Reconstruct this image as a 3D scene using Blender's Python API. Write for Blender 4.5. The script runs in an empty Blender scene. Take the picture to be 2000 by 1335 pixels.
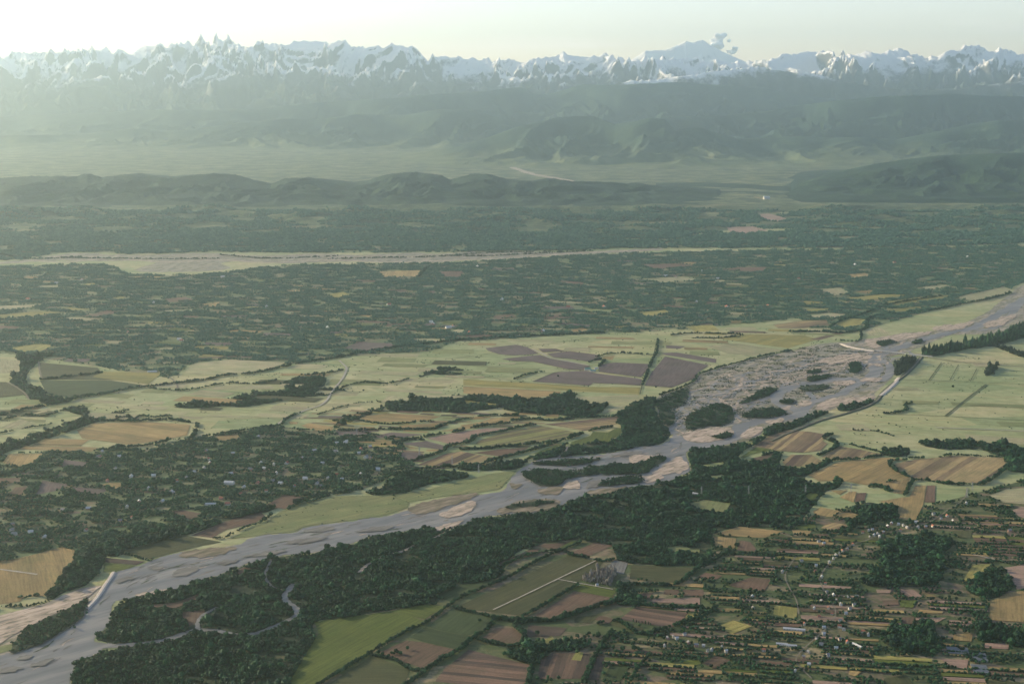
import bpy, math, random
import numpy as np
from mathutils import Vector
from mathutils.geometry import tessellate_polygon

random.seed(7)
RNG = np.random.default_rng(11)
SC = bpy.context.scene
COL = SC.collection

# ---------------------------------------------------------------- camera, sky, sun, exposure
CAM_H, FPX, HORIZON = 1300.0, 2800.0, 160.0
PITCH = math.atan((667.5 - HORIZON) / FPX)
cam_data = bpy.data.cameras.new('camera')
cam_data.sensor_width = 36.0
cam_data.lens = 36.0 * FPX / 2000.0
cam_data.clip_start, cam_data.clip_end = 5.0, 200000.0
cam = bpy.data.objects.new('camera', cam_data)
COL.objects.link(cam)
cam.location = (0, 0, CAM_H)
cam.rotation_euler = (math.pi / 2 - PITCH, 0, 0)
SC.camera = cam

SUN_EL = math.radians(16.0)
SUN_AZ = math.radians(-63.0)          # from straight ahead (+Y), negative = to the left
SUN_DIR = Vector((math.sin(SUN_AZ) * math.cos(SUN_EL), math.cos(SUN_AZ) * math.cos(SUN_EL), math.sin(SUN_EL)))
world = bpy.data.worlds.new('World')
SC.world = world
world.use_nodes = True
wn = world.node_tree
wn.nodes.clear()
w_out = wn.nodes.new('ShaderNodeOutputWorld')
w_bg = wn.nodes.new('ShaderNodeBackground')
w_sky = wn.nodes.new('ShaderNodeTexSky')
w_sky.sky_type = 'NISHITA'
w_sky.sun_disc = False
w_sky.sun_elevation = SUN_EL
w_sky.sun_rotation = SUN_AZ
w_sky.altitude = 1000
w_sky.air_density, w_sky.dust_density, w_sky.ozone_density = 1.0, 0.5, 1.2
w_bg.inputs['Strength'].default_value = 0.13
# thin cirrus drawn out along the sky
w_tc = wn.nodes.new('ShaderNodeTexCoord')
w_mp = wn.nodes.new('ShaderNodeMapping'); w_mp.inputs['Scale'].default_value = (2.2, 2.2, 34.0)
w_nz = wn.nodes.new('ShaderNodeTexNoise'); w_nz.inputs['Scale'].default_value = 1.6; w_nz.inputs['Detail'].default_value = 6.0; w_nz.inputs['Roughness'].default_value = 0.6
w_rp = wn.nodes.new('ShaderNodeValToRGB')
w_rp.color_ramp.elements[0].position, w_rp.color_ramp.elements[1].position = 0.54, 0.76
w_rp.color_ramp.elements[0].color, w_rp.color_ramp.elements[1].color = (0, 0, 0, 1), (0.32, 0.32, 0.32, 1)
w_mx = wn.nodes.new('ShaderNodeMix'); w_mx.data_type = 'RGBA'
w_mx.inputs[7].default_value = (8.5, 8.2, 7.8, 1)
wn.links.new(w_tc.outputs['Generated'], w_mp.inputs[0]); wn.links.new(w_mp.outputs[0], w_nz.inputs['Vector'])
wn.links.new(w_nz.outputs[0], w_rp.inputs[0]); wn.links.new(w_rp.outputs[0], w_mx.inputs[0])
wn.links.new(w_sky.outputs[0], w_mx.inputs[6])
w_wb = wn.nodes.new('ShaderNodeMix'); w_wb.data_type = 'RGBA'; w_wb.blend_type = 'MULTIPLY'
w_wb.inputs[0].default_value = 1.0
w_wb.inputs[7].default_value = (1.07, 0.945, 0.99, 1)      # camera white balance of the sky light
wn.links.new(w_mx.outputs[2], w_wb.inputs[6])
wn.links.new(w_wb.outputs[2], w_bg.inputs[0])
wn.links.new(w_bg.outputs[0], w_out.inputs[0])

sun_data = bpy.data.lights.new('sun', 'SUN')
sun_data.energy = 5.0
sun_data.angle = math.radians(0.5)
sun_data.color = (1.0, 0.81, 0.54)
sun = bpy.data.objects.new('sun', sun_data)
COL.objects.link(sun)
sun.rotation_euler = SUN_DIR.to_track_quat('Z', 'Y').to_euler()
sun.location = (0, 0, 3000)

SC.view_settings.view_transform = 'Standard'
SC.view_settings.look = 'None'
SC.view_settings.exposure = 0.84
SC.view_settings.gamma = 1.0
SC.view_settings.use_curve_mapping = False
SC.render.engine = 'CYCLES'
SC.cycles.use_denoising = True
SC.cycles.max_bounces = 4
SC.cycles.diffuse_bounces = 2
SC.cycles.glossy_bounces = 2
SC.cycles.volume_bounces = 1
SC.cycles.transparent_max_bounces = 8

HAZE_DENSITY = 1.0 / 46000.0
HAZE_COLOR = (0.78, 0.955, 0.95)
HAZE_G = 0.79

# ---------------------------------------------------------------- measuring helpers
CP, SP = math.cos(PITCH), math.sin(PITCH)

def G(px, py):
    """ground point (z = 0) of a place read off the photograph"""
    px, py = np.asarray(px, float), np.asarray(py, float)
    dx, dy = (px - 1000.0) / FPX, -(py - 667.5) / FPX
    vy, vz = CP + dy * SP, -SP + dy * CP
    t = -CAM_H / vz
    return dx * t, vy * t

def PX(x, y, z=0.0):
    """where a place of the plain lies on the digitised map"""
    dz = z - CAM_H
    f = y * CP - dz * SP
    u = y * SP + dz * CP
    return 1000.0 + FPX * x / f, 667.5 - FPX * u / f

def pts(s):
    return np.array([[float(v) for v in p.split(',')] for p in s.split()], float)

def smooth_closed(p, n=5):
    out = []
    N = len(p)
    for i in range(N):
        a, b, c, d = p[i - 1], p[i], p[(i + 1) % N], p[(i + 2) % N]
        for k in range(n):
            t = k / n
            out.append(0.5 * (2 * b + (c - a) * t + (2 * a - 5 * b + 4 * c - d) * t * t + (3 * b - a - 3 * c + d) * t ** 3))
    return np.array(out)

def smooth_open(p, n=5):
    q = np.vstack([2 * p[0] - p[1], p, 2 * p[-1] - p[-2]])
    out = []
    for i in range(1, len(q) - 2):
        a, b, c, d = q[i - 1], q[i], q[i + 1], q[i + 2]
        for k in range(n):
            t = k / n
            out.append(0.5 * (2 * b + (c - a) * t + (2 * a - 5 * b + 4 * c - d) * t * t + (3 * b - a - 3 * c + d) * t ** 3))
    out.append(p[-1])
    return np.array(out)

def _hash(ix, iy, seed):
    h = (ix.astype(np.int64) * 374761393 + iy.astype(np.int64) * 668265263 + seed * 1442695041) & 0x7fffffff
    h = ((h ^ (h >> 13)) * 1274126177) & 0x7fffffff
    return ((h ^ (h >> 16)) & 0xffff) / 65535.0

def perlin(x, y, seed=0):
    x, y = np.asarray(x, float), np.asarray(y, float)
    ix, iy = np.floor(x).astype(np.int64), np.floor(y).astype(np.int64)
    fx, fy = x - ix, y - iy
    u, v = fx * fx * fx * (fx * (fx * 6 - 15) + 10), fy * fy * fy * (fy * (fy * 6 - 15) + 10)
    def g(jx, jy, ax, ay):
        a = _hash(jx, jy, seed) * 2 * math.pi
        return np.cos(a) * ax + np.sin(a) * ay
    n00, n10 = g(ix, iy, fx, fy), g(ix + 1, iy, fx - 1, fy)
    n01, n11 = g(ix, iy + 1, fx, fy - 1), g(ix + 1, iy + 1, fx - 1, fy - 1)
    return 1.5 * ((n00 * (1 - u) + n10 * u) * (1 - v) + (n01 * (1 - u) + n11 * u) * v)

def fbm(x, y, octaves=4, seed=0, gain=0.5):
    s, a, f = 0.0, 1.0, 1.0
    for o in range(octaves):
        s = s + a * perlin(x * f, y * f, seed + o * 17)
        a *= gain
        f *= 2.03
    return s

def ridged(x, y, octaves=5, seed=0, gain=0.5):
    s, a, f, w, tot = 0.0, 1.0, 1.0, 1.0, 0.0
    for o in range(octaves):
        n = 1.0 - np.abs(perlin(x * f, y * f, seed + o * 31))
        n = n * n * w
        w = np.clip(n * 1.6, 0, 1)
        s = s + a * n
        tot += a
        a *= gain
        f *= 2.07
    return s / tot

def inside(poly, X, Y):
    r = np.zeros(X.shape, bool)
    n = len(poly)
    for i in range(n):
        x1, y1 = poly[i]
        x2, y2 = poly[(i + 1) % n]
        if y1 == y2:
            continue
        c = ((y1 > Y) != (y2 > Y)) & (X < (x2 - x1) * (Y - y1) / (y2 - y1) + x1)
        r ^= c
    return r

# digitised land-use map (one cell per photograph pixel, with margins)
MX0, MY0, MX1, MY1 = -500, 380, 2500, 1520
def blank():
    return np.zeros((MY1 - MY0, MX1 - MX0), bool)
def paint(mask, poly, value=True):
    x1, y1 = poly[:, 0], poly[:, 1]
    x2, y2 = np.roll(x1, -1), np.roll(y1, -1)
    for row in range(max(MY0, int(y1.min())), min(MY1, int(y1.max()) + 2)):
        yc = row + 0.5
        k = (y1 > yc) != (y2 > yc)
        if not k.any():
            continue
        xs = np.sort(x1[k] + (yc - y1[k]) * (x2[k] - x1[k]) / (y2[k] - y1[k]))
        for a, b in zip(xs[::2], xs[1::2]):
            a, b = int(math.ceil(a - 0.5)) - MX0, int(math.floor(b - 0.5)) - MX0 + 1
            if b > 0:
                mask[row - MY0, max(a, 0):b] = value
def look(mask, x, y):
    u, v = PX(x, y)
    iu, iv = np.floor(u).astype(int) - MX0, np.floor(v).astype(int) - MY0
    ok = (iu >= 0) & (iv >= 0) & (iu < mask.shape[1]) & (iv < mask.shape[0])
    r = np.zeros(np.shape(x), bool)
    r[ok] = mask[iv[ok], iu[ok]]
    return r

OPEN = blank()      # fields, water, tracks: no trees
WATER = blank()
WOOD = blank()      # traced woods

# ---------------------------------------------------------------- materials
def mat(name):
    m = bpy.data.materials.new(name)
    m.use_nodes = True
    nt = m.node_tree
    b = nt.nodes['Principled BSDF']
    b.inputs['Roughness'].default_value = 0.9
    b.inputs['Specular IOR Level'].default_value = 0.15
    return m, nt, b

class NT:
    def __init__(self, nt):
        self.nt = nt
    def n(self, t, **kw):
        nd = self.nt.nodes.new(t)
        for k, v in kw.items():
            setattr(nd, k, v)
        return nd
    def l(self, a, b):
        self.nt.links.new(a, b)
    def noise(self, scale, detail=4, rough=0.55, vec=None, out=0):
        nd = self.n('ShaderNodeTexNoise')
        nd.inputs['Scale'].default_value = scale
        nd.inputs['Detail'].default_value = detail
        nd.inputs['Roughness'].default_value = rough
        if vec is not None:
            self.l(vec, nd.inputs['Vector'])
        return nd.outputs[out]
    def ramp(self, fac, stops):
        nd = self.n('ShaderNodeValToRGB')
        e = nd.color_ramp.elements
        while len(e) < len(stops):
            e.new(0.5)
        for el, (p, c) in zip(e, stops):
            el.position = p
            el.color = (c, c, c, 1) if isinstance(c, (int, float)) else (*c, 1)
        self.l(fac, nd.inputs[0])
        return nd.outputs[0]
    def mix(self, fac, a, b, mode='MIX'):
        nd = self.n('ShaderNodeMix', data_type='RGBA', blend_type=mode)
        for sock, v in ((nd.inputs[0], fac), (nd.inputs[6], a), (nd.inputs[7], b)):
            if isinstance(v, (int, float)):
                sock.default_value = v
            elif isinstance(v, tuple):
                sock.default_value = (*v, 1)
            else:
                self.l(v, sock)
        return nd.outputs[2]
    def math(self, op, a, b=0.0, c=0.0):
        nd = self.n('ShaderNodeMath', operation=op)
        for s, v in zip(nd.inputs, (a, b, c)):
            if isinstance(v, (int, float)):
                s.default_value = v
            else:
                self.l(v, s)
        return nd.outputs[0]
    def pos(self, scale=(1, 1, 1), rotz=0.0):
        g = self.n('ShaderNodeNewGeometry')
        m = self.n('ShaderNodeMapping', vector_type='TEXTURE')   # turn to the grain's direction first, then stretch along it
        m.inputs['Scale'].default_value = tuple(1.0 / k for k in scale)
        m.inputs['Rotation'].default_value = (0, 0, rotz)
        self.l(g.outputs['Position'], m.inputs[0])
        return m.outputs[0]
    def bump(self, h, b, strength=0.5, dist=1.0):
        nd = self.n('ShaderNodeBump')
        nd.inputs['Strength'].default_value = strength
        nd.inputs['Distance'].default_value = dist
        self.l(h, nd.inputs['Height'])
        self.l(nd.outputs[0], b.inputs['Normal'])

M = {}
def build_materials():
    # pasture: the plain itself
    m, nt, b = mat('pasture'); T = NT(nt)
    p = T.pos()
    big = T.ramp(T.noise(0.0022, 5, 0.55, p), [(0.36, (0.235, 0.280, 0.130)), (0.52, (0.330, 0.345, 0.185)), (0.66, (0.410, 0.375, 0.220))])
    mid = T.noise(0.02, 5, 0.6, p)
    c = T.mix(T.ramp(mid, [(0.40, 0.0), (0.62, 0.6)]), big, (0.190, 0.215, 0.095))
    st = T.noise(0.006, 3, 0.5, T.pos((0.6, 7, 1), -0.12))
    c = T.mix(T.ramp(st, [(0.5, 0.0), (0.62, 0.45)]), c, (0.340, 0.300, 0.165))
    sp = T.noise(0.11, 3, 0.6, p)
    c = T.mix(T.ramp(sp, [(0.62, 0.0), (0.74, 0.75)]), c, (0.060, 0.085, 0.035))
    v = T.n('ShaderNodeTexVoronoi', feature='F1'); v.inputs['Scale'].default_value = 1.0
    T.l(T.pos((0.0021, 0.0060, 0.001), -0.16), v.inputs['Vector'])
    vs = T.n('ShaderNodeSeparateColor'); T.l(v.outputs['Color'], vs.inputs[0])
    c = T.mix(0.75, c, T.ramp(vs.outputs[1], [(0.0, (0.62, 0.74, 0.62)), (0.35, (0.92, 0.98, 0.90)), (0.7, (1.05, 1.0, 0.95)), (1.0, (1.22, 1.10, 1.02))]), 'MULTIPLY')
    fr = T.noise(1.0, 4, 0.6, T.pos((0.006, 0.11, 1), -0.16))
    c = T.mix(0.6, c, T.ramp(fr, [(0.30, 0.62), (0.50, 0.98), (0.70, 1.22)]), 'MULTIPLY')
    T.l(c, b.inputs['Base Color'])
    T.bump(sp, b, 0.35, 3.0)
    M['pasture'] = m
    # woodland floor
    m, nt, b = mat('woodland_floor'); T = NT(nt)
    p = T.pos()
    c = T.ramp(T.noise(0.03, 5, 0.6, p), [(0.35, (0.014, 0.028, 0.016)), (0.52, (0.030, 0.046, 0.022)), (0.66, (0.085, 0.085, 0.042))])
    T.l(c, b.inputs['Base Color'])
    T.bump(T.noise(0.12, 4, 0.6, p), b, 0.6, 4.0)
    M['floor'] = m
    # settled land: gardens and small plots between trees
    m, nt, b = mat('garden_land'); T = NT(nt)
    v = T.n('ShaderNodeTexVoronoi', feature='F1')
    v.inputs['Scale'].default_value = 1.0
    T.l(T.pos((0.006, 0.017, 0.01), -0.16), v.inputs['Vector'])
    sep = T.n('ShaderNodeSeparateColor'); T.l(v.outputs['Color'], sep.inputs[0])
    cells = T.ramp(sep.outputs[0], [(0.0, (0.060, 0.085, 0.032)), (0.45, (0.085, 0.110, 0.042)), (0.62, (0.130, 0.130, 0.060)), (0.80, (0.150, 0.108, 0.078)), (0.97, (0.260, 0.210, 0.120))])
    c = T.mix(T.ramp(T.noise(0.04, 5, 0.6, T.pos()), [(0.42, 0.0), (0.60, 0.8)]), cells, (0.055, 0.078, 0.032))
    T.l(c, b.inputs['Base Color'])
    T.bump(T.noise(0.1, 4, 0.6, T.pos()), b, 0.5, 4.0)
    M['garden'] = m
    # settled land: gardens and small plots between trees
    m, nt, b = mat('open_garden_land'); T = NT(nt)
    v = T.n('ShaderNodeTexVoronoi', feature='F1')
    v.inputs['Scale'].default_value = 1.0
    T.l(T.pos((0.006, 0.017, 0.01), -0.16), v.inputs['Vector'])
    sep = T.n('ShaderNodeSeparateColor'); T.l(v.outputs['Color'], sep.inputs[0])
    cells = T.ramp(sep.outputs[0], [(0.0, (0.090, 0.125, 0.055)), (0.45, (0.130, 0.160, 0.070)), (0.62, (0.200, 0.200, 0.100)), (0.80, (0.150, 0.108, 0.078)), (0.97, (0.260, 0.210, 0.120))])
    c = T.mix(T.ramp(T.noise(0.04, 5, 0.6, T.pos()), [(0.42, 0.0), (0.60, 0.8)]), cells, (0.100, 0.135, 0.062))
    T.l(c, b.inputs['Base Color'])
    T.bump(T.noise(0.1, 4, 0.6, T.pos()), b, 0.5, 4.0)
    M['garden_open'] = m
    # fields: colours and strip width come from each field object
    m, nt, b = mat('field'); T = NT(nt)
    a1 = T.n('ShaderNodeAttribute', attribute_type='OBJECT', attribute_name='soil_a')
    a2 = T.n('ShaderNodeAttribute', attribute_type='OBJECT', attribute_name='soil_b')
    aw = T.n('ShaderNodeAttribute', attribute_type='OBJECT', attribute_name='strip')
    uv = T.n('ShaderNodeUVMap')
    sx = T.n('ShaderNodeSeparateXYZ'); T.l(uv.outputs[0], sx.inputs[0])
    wob = T.math('MULTIPLY', T.math('SUBTRACT', T.noise(0.013, 2, 0.5, T.pos()), 0.5), 10.0)
    u = T.math('DIVIDE', T.math('ADD', sx.outputs[0], wob), aw.outputs['Fac'])
    wnz = T.n('ShaderNodeTexWhiteNoise', noise_dimensions='1D')
    T.l(T.math('FLOOR', u), wnz.inputs['W'])
    band = T.ramp(wnz.outputs[0], [(0.30, 0.0), (0.45, 0.55), (0.75, 0.75), (0.9, 1.0)])
    c = T.mix(band, a1.outputs['Color'], a2.outputs['Color'])
    sv = T.n('ShaderNodeCombineXYZ')
    T.l(T.math('MULTIPLY', sx.outputs[0], 0.16), sv.inputs[0])
    T.l(T.math('MULTIPLY', sx.outputs[1], 0.008), sv.inputs[1])
    fur = T.noise(1.0, 4, 0.6, sv.outputs[0])
    c = T.mix(0.85, c, T.ramp(fur, [(0.30, 0.55), (0.50, 0.92), (0.70, 1.25)]), 'MULTIPLY')
    pat = T.noise(0.011, 5, 0.6, T.pos())
    c = T.mix(0.8, c, T.ramp(pat, [(0.32, (0.72, 0.82, 0.70)), (0.50, (0.97, 0.97, 0.95)), (0.68, (1.22, 1.15, 1.08))]), 'MULTIPLY')
    gr = T.noise(0.2, 3, 0.6, T.pos())
    c = T.mix(0.6, c, T.ramp(gr, [(0.3, 0.7), (0.7, 1.25)]), 'MULTIPLY')
    T.l(c, b.inputs['Base Color'])
    T.bump(gr, b, 0.25, 1.5)
    M['field'] = m
    # gravel bed of the river
    m, nt, b = mat('river_gravel'); T = NT(nt)
    fl = T.pos((0.35, 1.5, 1), 1.0)
    n1 = T.noise(0.011, 7, 0.66, fl)
    c = T.ramp(n1, [(0.32, (0.160, 0.155, 0.125)), (0.45, (0.255, 0.235, 0.175)), (0.56, (0.370, 0.305, 0.225)), (0.70, (0.205, 0.195, 0.145))])
    n2 = T.noise(0.02, 5, 0.6, T.pos((0.6, 1.3, 1), 1.15))
    c = T.mix(T.ramp(n2, [(0.48, 0.0), (0.56, 0.8)]), c, (0.135, 0.130, 0.062))
    n3 = T.noise(0.045, 5, 0.65, fl)
    c = T.mix(T.ramp(n3, [(0.56, 0.0), (0.64, 0.9)]), c, (0.060, 0.070, 0.038))
    n4 = T.noise(0.016, 7, 0.7, T.pos((0.30, 1.5, 1), 0.85))
    c = T.mix(T.ramp(n4, [(0.485, 0.0), (0.505, 0.85), (0.525, 0.85), (0.545, 0.0)]), c, (0.20, 0.20, 0.185))
    T.l(c, b.inputs['Base Color'])
    T.bump(n3, b, 0.6, 3.0)
    M['gravel'] = m
    # open bars of pale shingle
    m, nt, b = mat('pale_shingle'); T = NT(nt)
    fl = T.pos((0.45, 1.8, 1), 0.8)
    n1 = T.noise(0.03, 6, 0.65, fl)
    c = T.ramp(n1, [(0.34, (0.16, 0.15, 0.12)), (0.47, (0.36, 0.285, 0.215)), (0.62, (0.50, 0.40, 0.31))])
    n3 = T.noise(0.05, 5, 0.65, fl)
    c = T.mix(T.ramp(n3, [(0.55, 0.0), (0.63, 0.85)]), c, (0.090, 0.090, 0.055))
    T.l(c, b.inputs['Base Color'])
    T.bump(n3, b, 0.6, 2.0)
    M['bar'] = m
    m, nt, b = mat('grassed_bar'); T = NT(nt)
    fl = T.pos((0.45, 1.8, 1), 0.8)
    c = T.ramp(T.noise(0.03, 6, 0.65, fl), [(0.36, (0.085, 0.085, 0.048)), (0.50, (0.165, 0.135, 0.090)), (0.64, (0.27, 0.225, 0.165))])
    T.l(c, b.inputs['Base Color'])
    M['scrubbar'] = m
    m, nt, b = mat('silty_bar'); T = NT(nt)
    fl = T.pos((0.35, 2.0, 1), 0.75)
    c = T.ramp(T.noise(0.03, 6, 0.65, fl), [(0.36, (0.105, 0.10, 0.088)), (0.50, (0.160, 0.153, 0.135)), (0.66, (0.215, 0.20, 0.172))])
    T.l(c, b.inputs['Base Color'])
    M['siltbar'] = m
    # muddy water
    m, nt, b = mat('muddy_water'); T = NT(nt)
    fl = T.pos((0.25, 2.0, 1), 0.72)
    n1 = T.noise(0.010, 6, 0.65, fl)
    c = T.ramp(n1, [(0.36, (0.120, 0.120, 0.110)), (0.50, (0.160, 0.155, 0.140)), (0.62, (0.225, 0.208, 0.178))])
    n2 = T.noise(0.035, 5, 0.7, T.pos((0.22, 2.2, 1), 0.72))
    c = T.mix(T.ramp(n2, [(0.56, 0.0), (0.66, 0.75)]), c, (0.085, 0.080, 0.068))
    T.l(c, b.inputs['Base Color'])
    b.inputs['Roughness'].default_value = 0.5
    b.inputs['Specular IOR Level'].default_value = 0.22
    T.bump(T.noise(0.25, 3, 0.6, T.pos()), b, 0.25, 0.5)
    M['water'] = m
    # plain ones
    def plain(key, name, col, rough=0.9, var=0.25, scale=0.2):
        m, nt, b = mat(name); T = NT(nt)
        n = T.noise(scale, 4, 0.6, T.pos())
        c = T.mix(1.0, col, T.ramp(n, [(0.3, 1 - var), (0.7, 1 + var)]), 'MULTIPLY')
        T.l(c, b.inputs['Base Color'])
        b.inputs['Roughness'].default_value = rough
        M[key] = m
    plain('track', 'pale_gravel_track', (0.33, 0.30, 0.25))
    plain('dirt', 'dirt_track', (0.17, 0.15, 0.11))
    plain('ditch', 'ditch_growth', (0.055, 0.070, 0.035), 0.9, 0.4)
    plain('stone', 'levee_stone', (0.48, 0.42, 0.35), 0.9, 0.35, 0.4)
    plain('concrete', 'bridge_concrete', (0.42, 0.41, 0.38))
    plain('wall_white', 'whitewashed_wall', (0.55, 0.53, 0.47), 0.8, 0.1)
    plain('wall_cream', 'cream_render_wall', (0.55, 0.48, 0.38), 0.8, 0.1)
    plain('wall_brick', 'pink_brick_wall', (0.42, 0.26, 0.20), 0.8, 0.15)
    plain('roof_tin', 'pale_tin_roof', (0.48, 0.48, 0.46), 0.45, 0.12)
    plain('roof_grey', 'grey_slate_roof', (0.22, 0.22, 0.22), 0.6, 0.2)
    plain('roof_red', 'red_tile_roof', (0.34, 0.13, 0.085), 0.8, 0.2)
    plain('roof_green', 'green_sheet_roof', (0.10, 0.27, 0.20), 0.5, 0.15)
    plain('steel', 'galvanised_steel', (0.30, 0.31, 0.31), 0.5, 0.1)
    plain('bark', 'bark', (0.10, 0.075, 0.055), 0.95, 0.3)
    plain('glasshouse', 'greenhouse_film', (0.17, 0.18, 0.18), 0.35, 0.15)
    plain('darkglass', 'window_glass', (0.03, 0.035, 0.04), 0.2, 0.1)
    # leaves
    def leaf(key, name, dark, light):
        m, nt, b = mat(name); T = NT(nt)
        oi = T.n('ShaderNodeObjectInfo')
        big = T.noise(0.012, 3, 0.5, T.pos())
        f = T.math('ADD', T.math('MULTIPLY', oi.outputs['Random'], 0.65), T.math('MULTIPLY', big, 0.6))
        c = T.ramp(f, [(0.2, dark), (0.62, tuple(0.62 * a + 0.38 * e for a, e in zip(dark, light))), (0.95, light)])
        T.l(c, b.inputs['Base Color'])
        b.inputs['Roughness'].default_value = 0.75
        M[key] = m
    leaf('leaf', 'broadleaf_foliage', (0.001, 0.016, 0.011), (0.024, 0.088, 0.034))
    leaf('leaf_village', 'orchard_foliage', (0.005, 0.034, 0.022), (0.048, 0.120, 0.050))
    leaf('leaf_plain', 'hazed_foliage', (0.026, 0.094, 0.068), (0.100, 0.190, 0.115))  # lighter, tealer copy for farther trees: haze put into the leaf colour
    leaf('leaf_dark', 'dark_foliage', (0.010, 0.024, 0.016), (0.024, 0.044, 0.024))
    leaf('leaf_bare', 'bare_twigs', (0.13, 0.12, 0.105), (0.24, 0.22, 0.19))
build_materials()

# ---------------------------------------------------------------- object helpers
def link(o, parent=None):
    COL.objects.link(o)
    if parent is not None:
        o.parent = parent
    return o

def tag(o, label=None, cat=None, group=None, kind=None):
    for k, v in (('label', label), ('category', cat), ('group', group), ('kind', kind)):
        if v:
            o[k] = v
    return o

def mesh_obj(name, verts, faces, material, parent=None):
    me = bpy.data.meshes.new(name)
    me.from_pydata([tuple(v) for v in verts], [], [tuple(f) for f in faces])
    me.materials.append(M[material] if isinstance(material, str) else material)
    return link(bpy.data.objects.new(name, me), parent)

def grid_obj(name, V, material, smooth=True):
    """V: (rows, cols, 3) array -> one quad-grid mesh"""
    r, c = V.shape[:2]
    me = bpy.data.meshes.new(name)
    idx = np.arange(r * c).reshape(r, c)
    q = np.stack([idx[:-1, :-1], idx[:-1, 1:], idx[1:, 1:], idx[1:, :-1]], -1).reshape(-1, 4)
    me.vertices.add(r * c)
    me.vertices.foreach_set('co', V.reshape(-1).astype(np.float32))
    me.loops.add(q.size)
    me.loops.foreach_set('vertex_index', q.reshape(-1).astype(np.int32))
    me.polygons.add(len(q))
    me.polygons.foreach_set('loop_start', (np.arange(len(q)) * 4).astype(np.int32))
    me.polygons.foreach_set('loop_total', np.full(len(q), 4, np.int32))
    if smooth:
        me.polygons.foreach_set('use_smooth', np.ones(len(q), bool))
    me.update(calc_edges=True)
    me.validate()
    me.materials.append(material)
    return link(bpy.data.objects.new(name, me))

def sheet(name, poly_px, z, material, uv_angle=None):
    gx, gy = G(poly_px[:, 0], np.maximum(poly_px[:, 1], HORIZON + 12))
    co = [Vector((float(a), float(b), 0)) for a, b in zip(gx, gy)]
    tris = tessellate_polygon([co])
    V = [(c.x, c.y, z) for c in co]
    F = []
    for t in tris:
        a, b, c = (co[i] for i in t)
        if (b - a).cross(c - a).z < 0:
            t = (t[0], t[2], t[1])
        F.append(t)
    o = mesh_obj(name, V, F, material)
    if uv_angle is not None:
        uvl = o.data.uv_layers.new(name='UVMap')
        ca, sa = math.cos(uv_angle), math.sin(uv_angle)
        for lp in o.data.loops:
            v = V[lp.vertex_index]
            uvl.data[lp.index].uv = (-sa * v[0] + ca * v[1], ca * v[0] + sa * v[1])
    return o

def rough_edge(poly, amp=1.6, seed=3):
    """give a traced natural outline small irregular bays"""
    out = []
    n = len(poly)
    for i in range(n):
        a, b = poly[i], poly[(i + 1) % n]
        L = np.hypot(*(b - a))
        k = max(1, int(L / 3))
        for j in range(k):
            out.append(a + (b - a) * j / k)
    out = np.array(out)
    d = np.roll(out, -1, 0) - np.roll(out, 1, 0)
    nrm = np.stack([d[:, 1], -d[:, 0]], 1) / (np.hypot(d[:, 0], d[:, 1])[:, None] + 1e-6)
    w = fbm(out[:, 0] / 16.0, out[:, 1] / 10.0, 4, seed, 0.6)
    return out + nrm * (w * amp)[:, None] * np.array([1.0, 0.6])

def ribbon_poly(p, width_m):
    """closed map outline of a strip of given width (metres) along a centre line"""
    p = smooth_open(p, 5)
    gx, gy = G(p[:, 0], p[:, 1])
    g = np.stack([gx, gy], 1)
    d = np.gradient(g, axis=0)
    nrm = np.stack([-d[:, 1], d[:, 0]], 1) / (np.hypot(d[:, 0], d[:, 1])[:, None] + 1e-6)
    w = np.broadcast_to(np.asarray(width_m, float), (len(g),))[:, None] / 2
    a, b = g + nrm * w, g - nrm * w
    ring = np.vstack([a, b[::-1]])
    u, v = PX(ring[:, 0], ring[:, 1])
    return np.stack([u, v], 1)

def ribbon(name, p, width_m, z, material, dz=0.0):
    p = smooth_open(p, 5)
    gx, gy = G(p[:, 0], p[:, 1])
    g = np.stack([gx, gy], 1)
    d = np.gradient(g, axis=0)
    nrm = np.stack([-d[:, 1], d[:, 0]], 1) / (np.hypot(d[:, 0], d[:, 1])[:, None] + 1e-6)
    V, F = [], []
    w = np.broadcast_to(np.asarray(width_m, float), (len(g),))
    for i in range(len(g)):
        k = w[i] / 2 * (1 + 0.18 * math.sin(i * 2.1) if dz == 0 else 1)
        if dz:   # embankment: sloping sides and a flat crown
            for s, zz in ((-1.0, 0.05), (-0.5, z), (0.5, z), (1.0, 0.05)):
                q = g[i] + nrm[i] * k * s
                V.append((q[0], q[1], zz))
        else:
            for s in (-1.0, 1.0):
                q = g[i] + nrm[i] * k * s
                V.append((q[0], q[1], z))
    m = 4 if dz else 2
    for i in range(len(g) - 1):
        for j in range(m - 1):
            a = i * m + j
            F.append((a, a + m, a + m + 1, a + 1)[::-1] if True else None)
    return mesh_obj(name, V, F, material)

def scatter_grid(poly_px, spacing, seed, jitter=0.9, ragged=0.0):
    r = np.random.default_rng(seed)
    gx, gy = G(poly_px[:, 0], poly_px[:, 1])
    xs = np.arange(gx.min() - ragged, gx.max() + spacing + ragged, spacing)
    ys = np.arange(gy.min() - ragged, gy.max() + spacing + ragged, spacing)
    X, Y = np.meshgrid(xs, ys)
    X, Y = X.ravel(), Y.ravel()
    X = X + (r.random(X.shape) - 0.5) * spacing * jitter
    Y = Y + (r.random(Y.shape) - 0.5) * spacing * jitter
    zone_mask = blank()
    paint(zone_mask, poly_px)
    if ragged:
        ok = look(zone_mask, X + ragged * fbm(X / 38, Y / 38, 3, seed + 1, 0.7), Y + ragged * 1.3 * fbm(X / 38 + 9, Y / 38, 3, seed + 2, 0.7))
    else:
        ok = look(zone_mask, X, Y)
    return X[ok], Y[ok], r

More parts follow.
